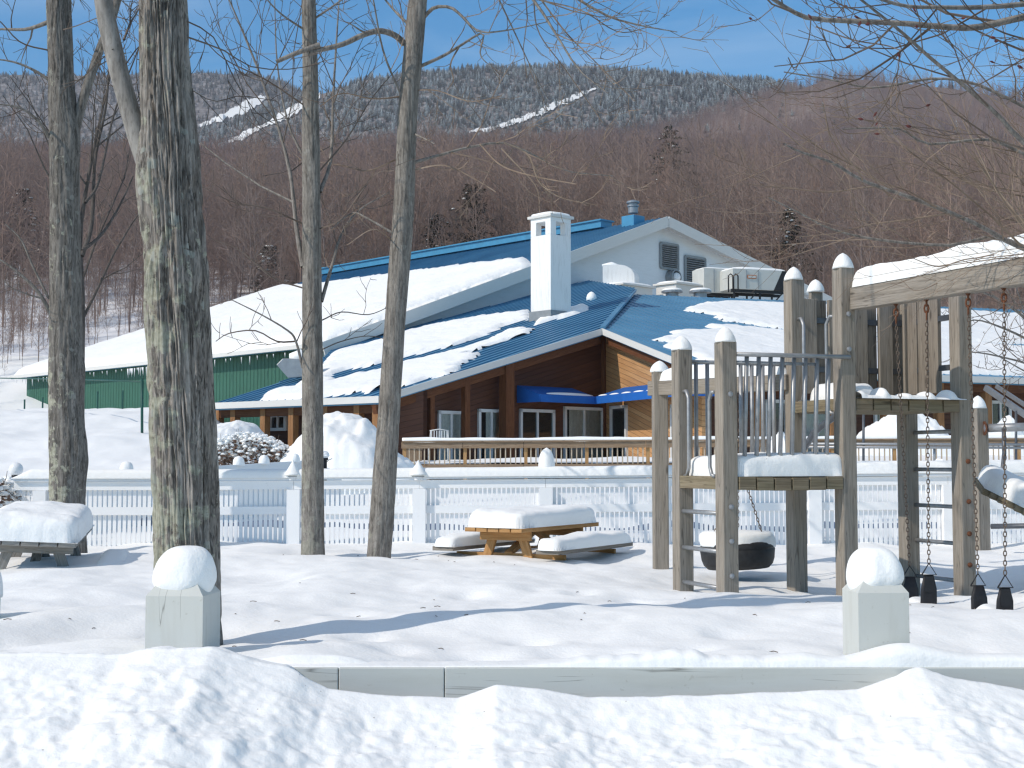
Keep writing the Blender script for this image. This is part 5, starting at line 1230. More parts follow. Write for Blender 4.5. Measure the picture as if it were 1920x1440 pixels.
# chains
def chain(b, p0, p1, pitch=.034, r=.0042, rr=.0105):
    L = np.linalg.norm(p1 - p0); n = max(2, int(L / pitch)); d = (p1 - p0) / L
    x = unit(np.cross(d, A3(.3, 1, .1))); y = np.cross(d, x); k, m = 8, 5
    for i in range(n):
        c = p0 + d * (L * (i + .5) / n); u, v = (x, y) if i % 2 else (y, x); half = L / n * .62
        V = []
        for j in range(k):
            a = 2 * math.pi * j / k; ctr = c + d * half * math.sin(a) + u * rr * math.cos(a); rad = unit(d * math.sin(a) * .6 + u * math.cos(a))
            for q in range(m):
                t = 2 * math.pi * q / m; V.append(ctr + rad * r * math.cos(t) + v * r * math.sin(t))
        b.add(V, [(j*m+q, ((j+1) % k)*m+q, ((j+1) % k)*m+(q+1) % m, j*m+(q+1) % m) for j in range(k) for q in range(m)])
def swing(label, tops, bots, seat_z):
    c = (bots[0] + bots[1]) / 2
    t = thing('swing', label, 'swing', A3(c[0], c[1], seat_z), 'belt swings on the timber beam')
    for tp, bt in zip(tops, bots):
        b = MB(); chain(b, tp - Z * .16, bt + Z * .09); ch_ = b.build('chain', M['chain'], t, True)
        b = MB(); chain(b, tp, tp - Z * .17, .05, .008, .016); b.lathe([(.03, 0), (.03, -.015), (.012, -.04)], tp + Z * .012, 8); b.build('hanger', M['rust'], ch_, True)
        d = unit((bots[1] - bots[0]) * A3(1, 1, 0)); b = MB(); w = A3(-d[1], d[0], 0) * .06
        b.tube([bt - w, bt + Z * .09, bt + w, bt - w * .98], .006, 6); b.build('triangle_ring', M['black_metal'], ch_, True)
    # belt: hanging strap between the two rings
    n = 25; w = A3(-(bots[1] - bots[0])[1], (bots[1] - bots[0])[0], 0); w = unit(w)
    G = []
    for i in range(n):
        s = i / (n - 1); p = bots[0] + (bots[1] - bots[0]) * (.5 - .5 * math.cos(math.pi * s)); k = abs(2 * s - 1)
        zz = bots[0][2] * (1 - s) + bots[1][2] * s; z = seat_z + (zz - seat_z) * k ** 3.2
        wd2 = .036 + .028 * math.sqrt(max(0, 1 - max(0, (k - .86) / .14) ** 2))
        G.append([A3(p[0], p[1], z) + w * wd2 * v for v in (-1, -.5, 0, .5, 1)])
    G = np.array(G); b = MB(); b.grid(G); o = b.build('seat', M['rubber'], t, True); md = o.modifiers.new('thick', 'SOLIDIFY'); md.thickness = .016
    for bt in bots: b = MB(); b.box(bt - Z * .07, (.012, .075, .12), (unit(bots[1] - bots[0]), w, Z)); b.build('seat_strap', M['black_metal'], o)
    snow_block('seat_snow', c * A3(1, 1, 0) + Z * (seat_z + .10), (unit((bots[1] - bots[0]) * A3(1, 1, 0)), w, Z), .36, .26, .13, M['snow_cap'], t, 7, 18, 2.4, .25)
def on_beam(px):
    b0, b1 = sb0, sb1; best = None
    for s in np.linspace(0, 1, 400):
        p = b0 + (b1 - b0) * s; x, _ = proj(p - Z * .08)
        if best is None or abs(x - px) < best[0]: best = (abs(x - px), p)
    return best[1] - Z * .08
tA = [on_beam(1680), on_beam(1737)]; bA = [W(1706, 1082, tA[0][1]), W(1742, 1078, tA[1][1])]
tB = [on_beam(1815), on_beam(1882)]; bB = [W(1834, 1098, tB[0][1]), W(1885, 1102, tB[1][1])]
swing('black belt swing nearer the timber tower, one strap hanging before the ladder post', tA, bA, -.27)
swing('black belt swing farther out along the beam, snow lying in its seat', tB, bB, -.24)
# tyre swing
tcn = W(1383, 1033, 13.25); tr = 139 / 2 * 13.25 / F
tyre = thing('tyre_swing', 'black tyre swing hanging flat with a thick snow crown, behind the lower platform', 'tyre swing', tcn - Z * .1)
b = MB(); zt1, zt0_ = W(1383, 1012, 13.0)[2], W(1383, 1067, 13.2)[2]; hz = (zt1 - zt0_) / 2; mz = (zt1 + zt0_) / 2; c = A3(tcn[0], tcn[1], mz)
tilt = R(3); tax = (A3(math.cos(tilt), 0, math.sin(tilt)), A3(0, 1, 0), A3(-math.sin(tilt), 0, math.cos(tilt)))
prof = [(tr * .62, hz * .55), (tr * .70, hz * .82), (tr * .84, hz * .93), (tr * .95, hz * .72), (tr, hz * .42), (tr * .985, hz * .38), (tr * .985, hz * .30), (tr, hz * .26), (tr * .985, 0), (tr * .97, -hz * .35), (tr * .92, -hz * .7), (tr * .82, -hz * .95), (tr * .68, -hz * .8), (tr * .62, -hz * .5)]
b.lathe(prof, c, 40, tax); b.build('tyre', M['tyre'], tyre, True)
snow_dome('snow_crown', c + Z * hz * .5, tr * .965, .155, M['snow_cap'], tyre, 8, 6.0)
piv = W(1383, 858, 13.25); hk = W(1383, 735, 13.2); hk = A3(piv[0], piv[1], tb0[2] + (tb1[2] - tb0[2]) * .55 - .07)
for a in (R(200), R(330), R(80)):
    m = MB(); chain(m, piv, c + A3(math.cos(a), math.sin(a), 0) * tr * .78 + Z * (hz * .6 + .02)); m.build('chain', M['chain'], tyre, True)
m = MB(); chain(m, hk, piv, .045, .007, .014); m.build('swivel', M['chain'], tyre, True)
# separate post, horizontal pipe and curved grab bar at the far right, with the plank ramp
q9 = W(1839, 1036, 16.6) * A3(1, 1, 0)
ramp_ = thing('ramp_frame', 'square snow-capped timber post with a pipe rail and sloping plank ramp beyond the swings', 'play structure', q9)
b = MB(); b.beam(A3(q9[0], q9[1], -.6), A3(q9[0], q9[1], W(960, 765, 16.6)[2]), .165, .165, e1); o = b.build('post', M['timber'], ramp_, bevel=.01)
snow_dome('snow_cap', A3(q9[0], q9[1], W(960, 766, 16.6)[2]), .105, .155, M['snow_cap'], o, 2, 1.75)
b = MB(); b.tube([W(1846, 803, 16.5), W(1940, 800, 16.2)], .05, 12); b.lathe([(.10, -.14), (.10, .14)], W(1841, 803, 16.48), 12, (A3(1,0,0), A3(0,0,1), A3(0,1,0))) if False else None
b.build('pipe_rail', M['metal'], ramp_, True)
b = MB(); b.lathe([(.085, 0), (.085, .012)], W(1845, 803, 16.5), 14, (A3(0,1,0), Z, A3(1,0,0))); b.build('flange', M['rust'], ramp_)
b = MB(); b.tube([W(1882, 803, 15.6), W(1883, 850, 15.6), W(1880, 878, 15.6), W(1868, 888, 15.6), W(1850, 888, 15.6)], .024, 10); b.build('grab_bar', M['metal_dark'], ramp_, True)
rd0, rd1 = W(1846, 922, 12.6), W(1990, 995, 11.6); rv = unit(rd1 - rd0); rw = unit(A3(.25, 1, .10)); ru = unit(np.cross(rv, rw)); ru = ru if ru[2] > 0 else -ru
nL = np.linalg.norm(rd1 - rd0)
for k in range(9):
    b = MB(); p = rd0 + rv * (nL * (k + .5) / 9); b.beam(p, p + rw * .95, nL / 9 - .012, .055, ru); b.build('ramp_board', M['plank_end'], ramp_, bevel=.004)
snow_block('ramp_snow', rd0 + rv * nL / 2 + rw * .47 + ru * .03, (rv, rw, ru), nL * 1.04, 1.0, .19, M['snow_cap'], ramp_, 15, 34, 7, .09, 0, .3)
b = MB(); b.tube([W(1858, 987, 16.0), W(1990, 985, 15.6)], .03, 8); b.build('low_rail', M['metal_dark'], ramp_, True)
b = MB(); b.beam(rd0 + rv * 1.2 - Z * 1.2, rd0 + rv * 1.2 - Z * .05, .12, .12); b.beam(rd0 + rv * 1.2 + rw * .9 - Z * 1.2, rd0 + rv * 1.2 + rw * .9 - Z * .05, .12, .12); b.build('ramp_leg', M['timber'], ramp_)
# ---------------------------------------------------------------- trees
def cat_rom(P, n):
    P = np.asarray(P, float)
    if len(P) < 3: return np.array([P[0] + (P[-1] - P[0]) * t for t in np.linspace(0, 1, n)])
    Q = np.vstack([2 * P[0] - P[1], P, 2 * P[-1] - P[-2]]); o = []
    for u in np.linspace(0, len(P) - 1 - 1e-9, n):
        i = int(u); t = u - i; a, b, c, d = Q[i:i+4]
        o.append(.5 * ((2*b) + (c-a)*t + (2*a-5*b+4*c-d)*t*t + (3*b-a-3*c+d)*t**3))
    return np.array(o)
def rperp(d, rg):
    v = np.array([rg.gauss(0, 1), rg.gauss(0, 1), rg.gauss(0, 1)]); v -= d * (v @ d); return v / (np.linalg.norm(v) + 1e-9)
class Grow:
    def __init__(s, seed, trop=.12, wob=.25, ang=(32, 62), ratio=(.32, .62), dens=2.2, minr=.0018, k=3, flat=None, buds=None, rr=.55, lmin=.12):
        s.rg = random.Random(seed); s.trop, s.wob, s.ang, s.ratio, s.dens, s.minr, s.k, s.flat, s.buds, s.rr, s.lmin = trop, wob, ang, ratio, dens, minr, k, flat, buds, rr, lmin
        s.thick = MB(); s.fine = MB(); s.n = 0
    def path(s, p, d, L):
        rg = s.rg; n = 5 if L > .5 else 4; pts = [p]; d = d.copy(); p = p.copy()
        for i in range(n - 1):
            d = unit(d + rperp(d, rg) * s.wob * rg.uniform(.4, 1.3) + A3(0, 0, s.trop)); p = p + d * (L / (n - 1)); pts.append(p)
        return np.array(pts)
    def limb(s, pts, r0, r1, depth, n=None, t0=.12, dens=None, k=None, thick=None):
        pts = np.asarray(pts, float)
        if n: pts = cat_rom(pts, n)
        rad = np.linspace(r0, r1, len(pts)) if r1 < r0 else np.full(len(pts), r0)
        tgt = s.thick if (thick if thick is not None else r0 > .012) else s.fine
        kk = k or (7 if r0 > .03 else (5 if r0 > .012 else s.k)); tgt.tube(pts, rad, kk, cap=False); s.n += 1
        seg = np.linalg.norm(np.diff(pts, axis=0), axis=1); cum = np.concatenate([[0], np.cumsum(seg)]); L = cum[-1]
        if depth <= 0:
            if s.buds is not None and s.rg.random() < .9:
                q = pts[-1]; d = unit(pts[-1] - pts[-2]); b = s.buds; r = .0055 + .003 * s.rg.random()
                b.tube([q - d * .004, q + d * .008, q + d * .022], [r * .5, r, r * .25], 4, cap=False)
            return
        rg = s.rg; m = max(1, int((dens or s.dens) * L + rg.random()))
        for i in range(m):
            t = t0 + (1 - t0) * (i + rg.uniform(.1, .9)) / m; q = t * L; j = min(len(seg) - 1, int(np.searchsorted(cum, q) - 1)); j = max(0, j)
            f = (q - cum[j]) / (seg[j] + 1e-9); p = pts[j] + (pts[j+1] - pts[j]) * f; d = unit(pts[j+1] - pts[j])
            pr = rperp(d, rg)
            if s.flat is not None: pr = unit(pr - np.array(s.flat) * (pr @ np.array(s.flat)) * .65)
            a = R(rg.uniform(*s.ang)); nd = unit(d * math.cos(a) + pr * math.sin(a))
            Lc = L * rg.uniform(*s.ratio) * (1.12 - .62 * t)
            if Lc < s.lmin: continue
            rl = rad[j] + (rad[j+1] - rad[j]) * f; rc = max(s.minr, rl * s.rr * rg.uniform(.75, 1.1))
            s.limb(s.path(p, nd, Lc), rc, max(s.minr * .6, rc * .35), depth - 1, t0=.18, dens=max(s.dens, 3.2 / max(Lc, .2)) if depth > 1 else None)
    def done(s, root, m_thick, m_fine):
        if s.thick.n: s.thick.build('limbs', m_thick, root, True)
        if s.fine.n: s.fine.build('twigs', m_fine, root, False)
def px_path(rows, Y, Yend=None):
    Yend = Y if Yend is None else Yend; n = len(rows)
    return [W(x, y, Y + (Yend - Y) * i / max(1, n - 1)) for i, (x, y) in enumerate(rows)]
def trunk(root, rows, Y, mat, amp, freq, seed, zbase=None, k=64, step=.03, flare=.12, burl=None, name='trunk'):
    """rows: (photo y, centre x, full width px) from the top down, all at distance Y"""
    rows = sorted(rows); C = np.array([W(cx, y, Y) for y, cx, w in rows]); Rr = np.array([w * Y / F / 2 for y, cx, w in rows])
    z = C[:, 2]; zb = zbase if zbase is not None else z.min()
    zs = np.arange(zb, z.max(), step); o = np.argsort(z)
    cx = np.interp(zs, z[o], C[o, 0]); cy = np.interp(zs, z[o], C[o, 1]); rr = np.interp(zs, z[o], Rr[o])
    # smooth the piecewise profile
    ker = np.ones(9) / 9
    sm = lambda a: np.convolve(np.pad(a, 4, mode='edge'), ker, 'valid')
    cx, rr = sm(cx), sm(rr)
    th = np.linspace(0, 2 * math.pi, k + 1); TH, ZS = np.meshgrid(th, zs); rb = rr[:, None]
    xx, yv = np.cos(TH), np.sin(TH)
    warp = .35 * fbm(xx * 1.5 + seed, yv * 1.5, ZS * 1.2, seed + 2, 2)
    rid = np.exp(-(fbm(xx * freq + warp * 2, yv * freq + warp * 2, ZS * 1.0, seed, 3, .5) / .11) ** 2) + .55 * np.exp(-(fbm(xx * freq * 2.1 + warp * 3, yv * freq * 2.1 + warp * 3, ZS * 2.3, seed + 4, 2, .5) / .10) ** 2)
    # plates between the fissures
    plate = fbm(xx * freq * 2.2, yv * freq * 2.2, ZS * 3.2, seed + 9, 2)
    big = fbm(xx * 1.1, yv * 1.1, ZS * .7, seed + 5, 2)
    zrel = np.clip((ZS - zs[0]) / .5, 0, 1)
    r = rb * (1 + .045 * big) - amp * rid * 1.15 + amp * .75 * plate + rb * flare * (1 - zrel) ** 2
    if burl:
        for (bz, bt, bs, ba) in burl: 
            dth = np.angle(np.exp(1j * (TH - bt))); r = r + ba * np.exp(-((ZS - bz) / bs) ** 2 - (dth / .55) ** 2)
    P = np.stack([cx[:, None] + r * xx, cy[:, None] + r * yv, ZS], -1)
    return gridmesh(name, P[:, ::-1], mat, root)
def tree_root(label, name, base): return thing(name, label, 'tree', base)
# thick lichen trunk, the nearest
TY = 8.25
root = tree_root('thick grey maple with furrowed bark, yellow lichen and a smooth left fork', 'maple_tree', W(352, 1195, TY))
trunk(root, [(-900, 268, 62), (-500, 285, 74), (-120, 300, 84), (0, 306, 87), (120, 308, 90), (240, 316, 101), (300, 319, 106), (480, 328, 116), (700, 338, 118), (900, 348, 121), (1050, 351, 119), (1195, 353, 121), (1300, 353, 128)], TY, M['bark_big'], .021, 4.6, 11, zbase=-.35, k=240, step=.012, burl=[(2.72, math.pi, .22, .03), (.35, -1.2, .3, .012)])
G = Grow(21, minr=.003)
G.limb(px_path([(318, 420), (290, 350), (262, 270), (243, 205), (222, 130), (205, 60), (194, 0), (180, -120), (160, -300), (150, -600)], TY + .06), .062, .052, 0, n=60, k=22)
G.thick.build('fork', M['fork'], root, True); G.thick = MB()
for rows, r in (([(306, -300), (240, -420), (120, -560), (20, -760)], .03), ([(300, -500), (380, -640), (470, -860)], .03)):
    G.limb(px_path(rows, TY, TY + .5), r, .008, 2, n=10, dens=1.6)
for rows, r in (([(232, 75), (246, 40), (262, 10), (270, -60)], .009), ([(236, 120), (262, 85), (300, 60), (330, 20)], .005), ([(280, 250), (262, 190), (255, 120), (268, 60)], .004), ([(212, 92), (180, 120), (150, 150), (120, 165)], .0045),
                ([(352, 70), (420, 95), (470, 125), (540, 130), (600, 120)], .0065), ([(350, 40), (400, 70), (440, 150), (480, 210), (520, 235)], .006), ([(345, 160), (400, 190), (450, 180), (520, 190)], .004)):
    G.limb(px_path(rows, TY, TY + .4), r, .0026, 3, n=9, dens=4.4, thick=False)
G.done(root, M['limb'], M['twig'])
# left trunk
TY = 16.2
root = tree_root('mossy grey tree with a dark right fork, behind the grey picnic table', 'maple_tree', W(125, 1030, TY))
trunk(root, [(-700, 96, 34), (-200, 104, 42), (0, 110, 46), (150, 115, 47), (200, 118, 52), (235, 121, 58), (300, 121, 56), (480, 123, 58), (700, 124, 63), (835, 126, 66), (870, 128, 67), (930, 126, 66), (1060, 127, 72)], TY, M['bark_left'], .010, 4.2, 31, zbase=-.3, k=90, step=.03, burl=[(1.15, -.35, .35, .055), (2.1, -.2, .28, .035), (4.75, -.4, .25, .03)])
G = Grow(33, minr=.0045)
G.limb(px_path([(130, 300), (143, 235), (158, 180), (176, 125), (190, 85), (215, 20), (235, -80), (260, -300)], TY), .062, .04, 1, n=24, k=12, dens=.8)
G.thick.build('fork', M['bark_left'], root, True); G.thick = MB()
for rows, r in (([(95, 40), (50, 55), (0, 55), (-60, 60)], .03), ([(92, 150), (60, 130), (20, 115), (-40, 108)], .022), ([(100, 270), (70, 225), (30, 200), (-30, 195)], .024), ([(96, 590), (70, 545), (20, 500), (-30, 470)], .03),
                ([(92, 560), (62, 500), (40, 450), (10, 420)], .017), ([(120, 145), (150, 150), (190, 120), (235, 100)], .013), ([(110, -100), (40, -200), (-80, -260)], .04), ([(108, -150), (200, -260), (300, -330)], .035), ([(104, 0), (140, -30), (200, -20), (260, 30)], .014), ([(100, 60), (140, 50), (200, 30), (250, 40)], .009), ([(96, 95), (40, 80), (0, 40), (-40, 10)], .012)):
    G.limb(px_path(rows, TY, TY + random.Random(rows[0][0]).uniform(-1, 1)), r, .006, 3, n=12, dens=2.6)
G.done(root, M['limb'], M['twig'])
# thin dark stems right of it
TY = 24.0
root = tree_root('clump of thin dark forked stems rising close to the right of the mossy left trunk', 'sapling', W(152, 900, TY))
G = Grow(41, minr=.007, dens=1.4)
for rows, r in (([(150, 900), (152, 700), (154, 560), (150, 440), (168, 320), (190, 215), (212, 120)], .07), ([(153, 480), (172, 420), (178, 300), (200, 190), (205, 60)], .045), ([(154, 470), (190, 440), (222, 390), (250, 330)], .035), ([(160, 380), (185, 340), (215, 210), (260, 90)], .03)):
    G.limb(px_path(rows, TY, TY + 1), r, .012, 3, n=16, t0=.35)
G.done(root, M['stem_dark'], M['twig'])
# slim straight trunk
TY = 15.0
root = tree_root('slim straight grey tree before the picket fence, beside the leaning trunk', 'maple_tree', W(587, 1046, TY))
trunk(root, [(-800, 566, 18), (-300, 574, 23), (0, 579, 27), (130, 582, 29), (260, 583, 34), (500, 585, 36), (700, 586, 39), (900, 586, 41), (1000, 587, 43), (1100, 587, 47)], TY, M['bark_smooth'], .005, 4.0, 51, zbase=-.3, k=64, step=.035, flare=.06)
G = Grow(53, minr=.0042, dens=1.9)
for rows, r in (([(568, 500), (556, 430), (545, 330), (522, 240), (480, 120), (430, 0), (390, -90)], .03), ([(603, 565), (622, 500), (640, 440), (672, 395), (730, 360)], .024), ([(568, 690), (555, 640), (540, 620), (490, 590), (430, 560)], .017), ([(556, 640), (520, 640), (480, 620), (430, 625), (405, 640)], .012),
                ([(600, 360), (620, 300), (625, 180), (632, 60), (640, -60)], .025), ([(604, 600), (640, 585), (690, 590), (730, 575)], .009), ([(604, 655), (640, 640), (690, 630), (740, 640)], .008), ([(590, 330), (650, 260), (700, 180), (770, 100)], .012), ([(596, 430), (640, 410), (700, 330), (740, 320)], .010),
                ([(570, 420), (500, 390), (440, 380), (380, 350)], .012), ([(572, 300), (540, 230), (520, 120), (515, 0)], .016), ([(575, 200), (500, 150), (420, 110), (370, 60)], .012), ([(577, 60), (520, 20), (470, -40)], .014), ([(582, 40), (640, 0), (700, -50)], .014), ([(568, 540), (510, 520), (450, 470), (400, 450)], .010), ([(574, -200), (480, -320), (420, -400)], .03), ([(576, -300), (700, -400)], .03)):
    G.limb(px_path(rows, TY, TY + random.Random(rows[0][1]).uniform(-1.2, 1.2)), r, .005, 3, n=13, dens=2.5)
G.done(root, M['limb'], M['twig'])
# leaning trunk
root = tree_root('grey tree leaning right with a broken pale stub, left of the brown picnic table', 'maple_tree', W(709, 1049, TY))
trunk(root, [(-700, 838, 26), (-250, 805, 32), (0, 784, 35), (100, 775, 38), (200, 765, 38), (300, 761, 38), (400, 757, 40), (480, 750, 42), (620, 739, 40), (750, 731, 41), (880, 722, 44), (960, 717, 46), (1040, 710, 45), (1110, 706, 50)], TY, M['bark_smooth'], .005, 4.2, 61, zbase=-.3, k=64, step=.035, flare=.05)
G = Grow(63, minr=.0042, dens=1.9)
G.limb(px_path([(758, 82), (740, 66), (712, 58), (680, 66), (640, 84), (580, 98)], TY, TY - .5), .036, .026, 1, n=20, k=9, dens=1.0)
G.limb(px_path([(600, 84), (560, 98), (518, 116)], TY - .5, TY - .55), .03, .022, 0, n=8, k=9)
for rows, r in (([(795, 32), (815, 14), (845, 14), (870, 34), (900, 60), (960, 55), (1030, 40)], .024), ([(788, 124), (830, 105), (862, 86), (905, 62), (900, 100), (912, 118)], .022), ([(862, 86), (845, 120), (850, 150), (838, 170)], .012), ([(775, 305), (820, 292), (880, 276), (945, 268), (1000, 290), (1060, 320), (1150, 330)], .020), ([(945, 268), (990, 290), (1010, 340), (1050, 370), (1120, 385)], .012), ([(940, 278), (960, 300), (1005, 350), (1012, 400)], .009), ([(900, 270), (940, 310), (1000, 330), (1080, 345)], .010), ([(775, 250), (800, 262), (815, 270)], .014), ([(770, 320), (830, 310), (880, 330), (930, 360)], .010),
                ([(750, 295), (690, 320), (640, 310), (560, 300)], .012), ([(742, 440), (690, 410), (660, 400), (620, 430)], .016), ([(735, 450), (700, 430), (650, 460)], .009), ([(760, 180), (700, 185), (640, 175), (600, 200)], .012), ([(782, 60), (740, 20), (690, -40)], .022), ([(785, -60), (860, -90), (940, -60), (1000, 0), (1040, 60), (1085, 130), (1140, 175)], .03), ([(790, -120), (900, -150), (1000, -60), (1120, 20), (1190, 45), (1270, 60)], .03), ([(1000, -20), (1060, 60), (1110, 110), (1190, 190)], .012), ([(1010, 0), (1090, 20), (1160, 60), (1220, 50)], .010), ([(1000, -10), (1010, 60), (1060, 130), (1130, 230)], .009), ([(762, 200), (720, 100), (700, 0), (680, -80)], .014), ([(770, 170), (820, 170), (880, 190), (940, 180)], .008), ([(800, -200), (700, -320), (640, -400)], .035)):
    G.limb(px_path(rows, TY, TY + random.Random(rows[0][1] + rows[0][0]).uniform(-1.2, .9)), r, .005, 3, n=15, dens=3.0)
G.done(root, M['limb'], M['twig_tan'])
# red-budded maple, trunk just outside the right edge
TY = 6.6; bud = MB()
root = tree_root('red-budded maple whose limbs reach in from the upper right over the play tower', 'maple_tree', W(2330, 1200, TY))
trunk(root, [(-900, 2250, 70), (-200, 2290, 92), (300, 2320, 110), (800, 2330, 120), (1300, 2330, 150)], TY, M['bark_left'], .012, 4.2, 71, zbase=-.5, k=72, step=.05)
G = Grow(73, minr=.0026, dens=3.6, ang=(28, 58), buds=bud, rr=.5, trop=.16)
mains = [([(2290, -60), (2100, -10), (1990, 18), (1920, 32), (1860, 46), (1820, 53), (1760, 50), (1690, 44), (1600, 40), (1520, 35), (1480, 18), (1440, -8), (1390, -40)], .022), ([(2280, -140), (2050, -10), (1920, 8), (1840, 14), (1760, 14), (1690, 10), (1600, -20)], .018), ([(2320, 520), (2160, 420), (2030, 340), (1920, 268), (1870, 215), (1800, 155), (1740, 105), (1690, 60), (1640, 20), (1590, -20)], .015),
         ([(1690, 60), (1720, 95), (1736, 98)], .004), ([(1920, 95), (1860, 70), (1800, 40), (1740, -10)], .007), ([(1950, 80), (1880, 60), (1830, 30), (1790, -20)], .006), ([(1520, 38), (1516, 75), (1500, 115), (1488, 127), (1478, 108)], .0035), ([(1530, 50), (1600, 75), (1660, 85), (1690, 95)], .004), ([(1650, 30), (1580, 10), (1520, -20)], .005)]
for rows, r in mains: G.limb(px_path(rows, TY, TY - .5), r, max(.0028, r * .35), 3, n=22, dens=3.4)
G.done(root, M['limb'], M['twig']); bud.build('buds', M['bud'], root)
# tangle of tan twigs spreading from the lower right
TY = 8.8
root = tree_root('young tan-twigged maple spreading a tangle of bare branches across the right side', 'maple_tree', W(2420, 1130, TY))
trunk(root, [(-500, 2330, 30), (200, 2380, 50), (700, 2410, 62), (1250, 2420, 76)], TY, M['bark_smooth'], .006, 4.2, 81, zbase=-.4, k=48, step=.06)
G = Grow(83, minr=.0021, dens=3.0, ang=(22, 50), ratio=(.3, .55), rr=.5, trop=.05, wob=.2)
mains = [([(2400, 700), (2150, 560), (1920, 468), (1830, 420), (1720, 375), (1620, 340), (1560, 305), (1500, 285), (1470, 270)], .020), ([(1720, 375), (1680, 372), (1640, 350), (1560, 360), (1500, 355), (1430, 348), (1400, 345)], .008), ([(2400, 640), (2200, 470), (1990, 330), (1880, 270), (1830, 262), (1740, 270), (1690, 243), (1640, 240), (1580, 242)], .015), ([(2390, 560), (2200, 360), (1990, 240), (1900, 190), (1820, 155), (1740, 148), (1640, 165), (1560, 150), (1470, 135)], .016), ([(2400, 760), (2100, 560), (1890, 450), (1780, 460), (1650, 450), (1560, 430), (1500, 400), (1440, 370)], .016), ([(1640, 245), (1590, 250), (1560, 230)], .005), ([(1940, 340), (1850, 320), (1780, 330), (1700, 305), (1620, 320)], .007), ([(2400, 600), (2150, 430), (1930, 370), (1830, 350), (1760, 300), (1700, 220), (1640, 190), (1560, 210)], .010),
         ([(2390, 800), (2150, 640), (1930, 490), (1820, 485), (1760, 500), (1700, 480), (1640, 470)], .008), ([(2350, 420), (2100, 220), (1950, 160), (1880, 80)], .009), ([(2400, 720), (2100, 500), (1920, 420), (1870, 400), (1800, 310), (1760, 290), (1690, 300)], .008), ([(1930, 495), (1830, 495), (1780, 520), (1720, 545), (1690, 525)], .005)]
for k, (rows, r) in enumerate(mains): G.limb(px_path(rows, TY + .15 * k, TY - .8 + .25 * k), r, max(.0024, r * .28), 3, n=22, dens=3.7, t0=.08)
G.done(root, M['limb'], M['twig_tan'])
# dark bare tree in front of the far right roof
TY = 30.0
root = tree_root('dark bare shrubby tree before the snowy right roof, seen past the swing chains', 'sapling', W(1990, 880, TY))
G = Grow(93, minr=.007, dens=1.4, wob=.3)
for rows, r in (([(2010, 880), (1990, 760), (1960, 660), (1925, 600), (1870, 560), (1830, 545), (1800, 540)], .055), ([(1970, 680), (1930, 640), (1880, 615), (1830, 600), (1790, 612)], .035), ([(1985, 740), (1940, 690), (1880, 670), (1820, 660), (1780, 668)], .03), ([(1990, 700), (1940, 560), (1880, 500), (1820, 470)], .035), ([(2005, 800), (1960, 720), (1910, 690), (1850, 655)], .03)):
    G.limb(px_path(rows, TY, TY - 1.5), r, .009, 3, n=14, t0=.2)
G.done(root, M['limb'], M['twig'])
# snow-laden shrub by the canopy and the small one at the left edge
def shrub(label, px0, px1, y0, y1, Y, seed, n=150, leaves=True, snow=True):
    rg = random.Random(seed); xa, xb = W(px0, y1, Y)[0], W(px1, y1, Y)[0]; zb, zt = W(px0, y1, Y)[2], W(px0, y0, Y)[2]
    c = A3((xa + xb) / 2, Y, zb - .3); root = thing('shrub', label, 'shrub', c); G = Grow(seed, minr=.006, dens=3.0, k=3)
    for i in range(n // 4):
        x = rg.uniform(xa, xb); y = Y + rg.uniform(-.8, .8); t = (x - xa) / (xb - xa); h = (zt - zb) * (.55 + .45 * math.sin(math.pi * t)) * rg.uniform(.6, 1.05)
        G.limb(G.path(A3(x, y, zb - .3), unit(A3(rg.uniform(-.5, .5), rg.uniform(-.3, .3), 1)), h + .3), .014, .006, 2, t0=.3, thick=False)
    G.fine.build('twigs', M['twig'], root)
    if leaves:
        b = MB()
        for i in range(n * 7):
            x = rg.uniform(xa, xb); t = (x - xa) / (xb - xa); h = (zt - zb) * (.5 + .5 * math.sin(math.pi * t)); z = zb + h * rg.uniform(-.1, .85) ; y = Y + rg.uniform(-.9, .5)
            u = rperp(A3(0, 0, 1), rg); v = unit(np.cross(u, A3(rg.gauss(0, 1), rg.gauss(0, 1), rg.gauss(0, 1)))); s = rg.uniform(.03, .075); q = A3(x, y, z)
            b.add([q - u * s, q + v * s * .5, q + u * s, q - v * s * .5], [(0, 1, 2, 3)])
        b.build('leaves', M['dry_leaf'], root)
    if snow:
        b = MB()
        for i in range(n * 7):
            x = rg.uniform(xa, xb); t = (x - xa) / (xb - xa); h = (zt - zb) * (.55 + .45 * math.sin(math.pi * t)); k = rg.random(); z = zb + h * (1 - .75 * k ** 1.5); y = Y + rg.uniform(-.9, .9); r = rg.uniform(.015, .065)
            ph = rg.random() * 6
            b.lathe([(r * .7, -r * .35), (r, 0), (r * .75, r * .4), (.01, r * .6)], A3(x, y, z), 8, None, lambda a, zz, p=ph: .18 * math.sin(2 * a + p) + .12 * math.sin(3 * a - p))
        b.build('snow_clumps', M['snow_cap'], root, True)
M['dry_leaf'] = simple('dry_leaf', (.17, .105, .075), .8, 0, .4, 9)
shrub('broad snow-laden shrub with dry brown leaves in front of the lodge canopy posts', 400, 535, 812, 872, 32, 5, 170)
shrub('small dry shrub with frosted twigs at the left end of the picket fence', -30, 26, 895, 960, 17.5, 7, 44, True, True)

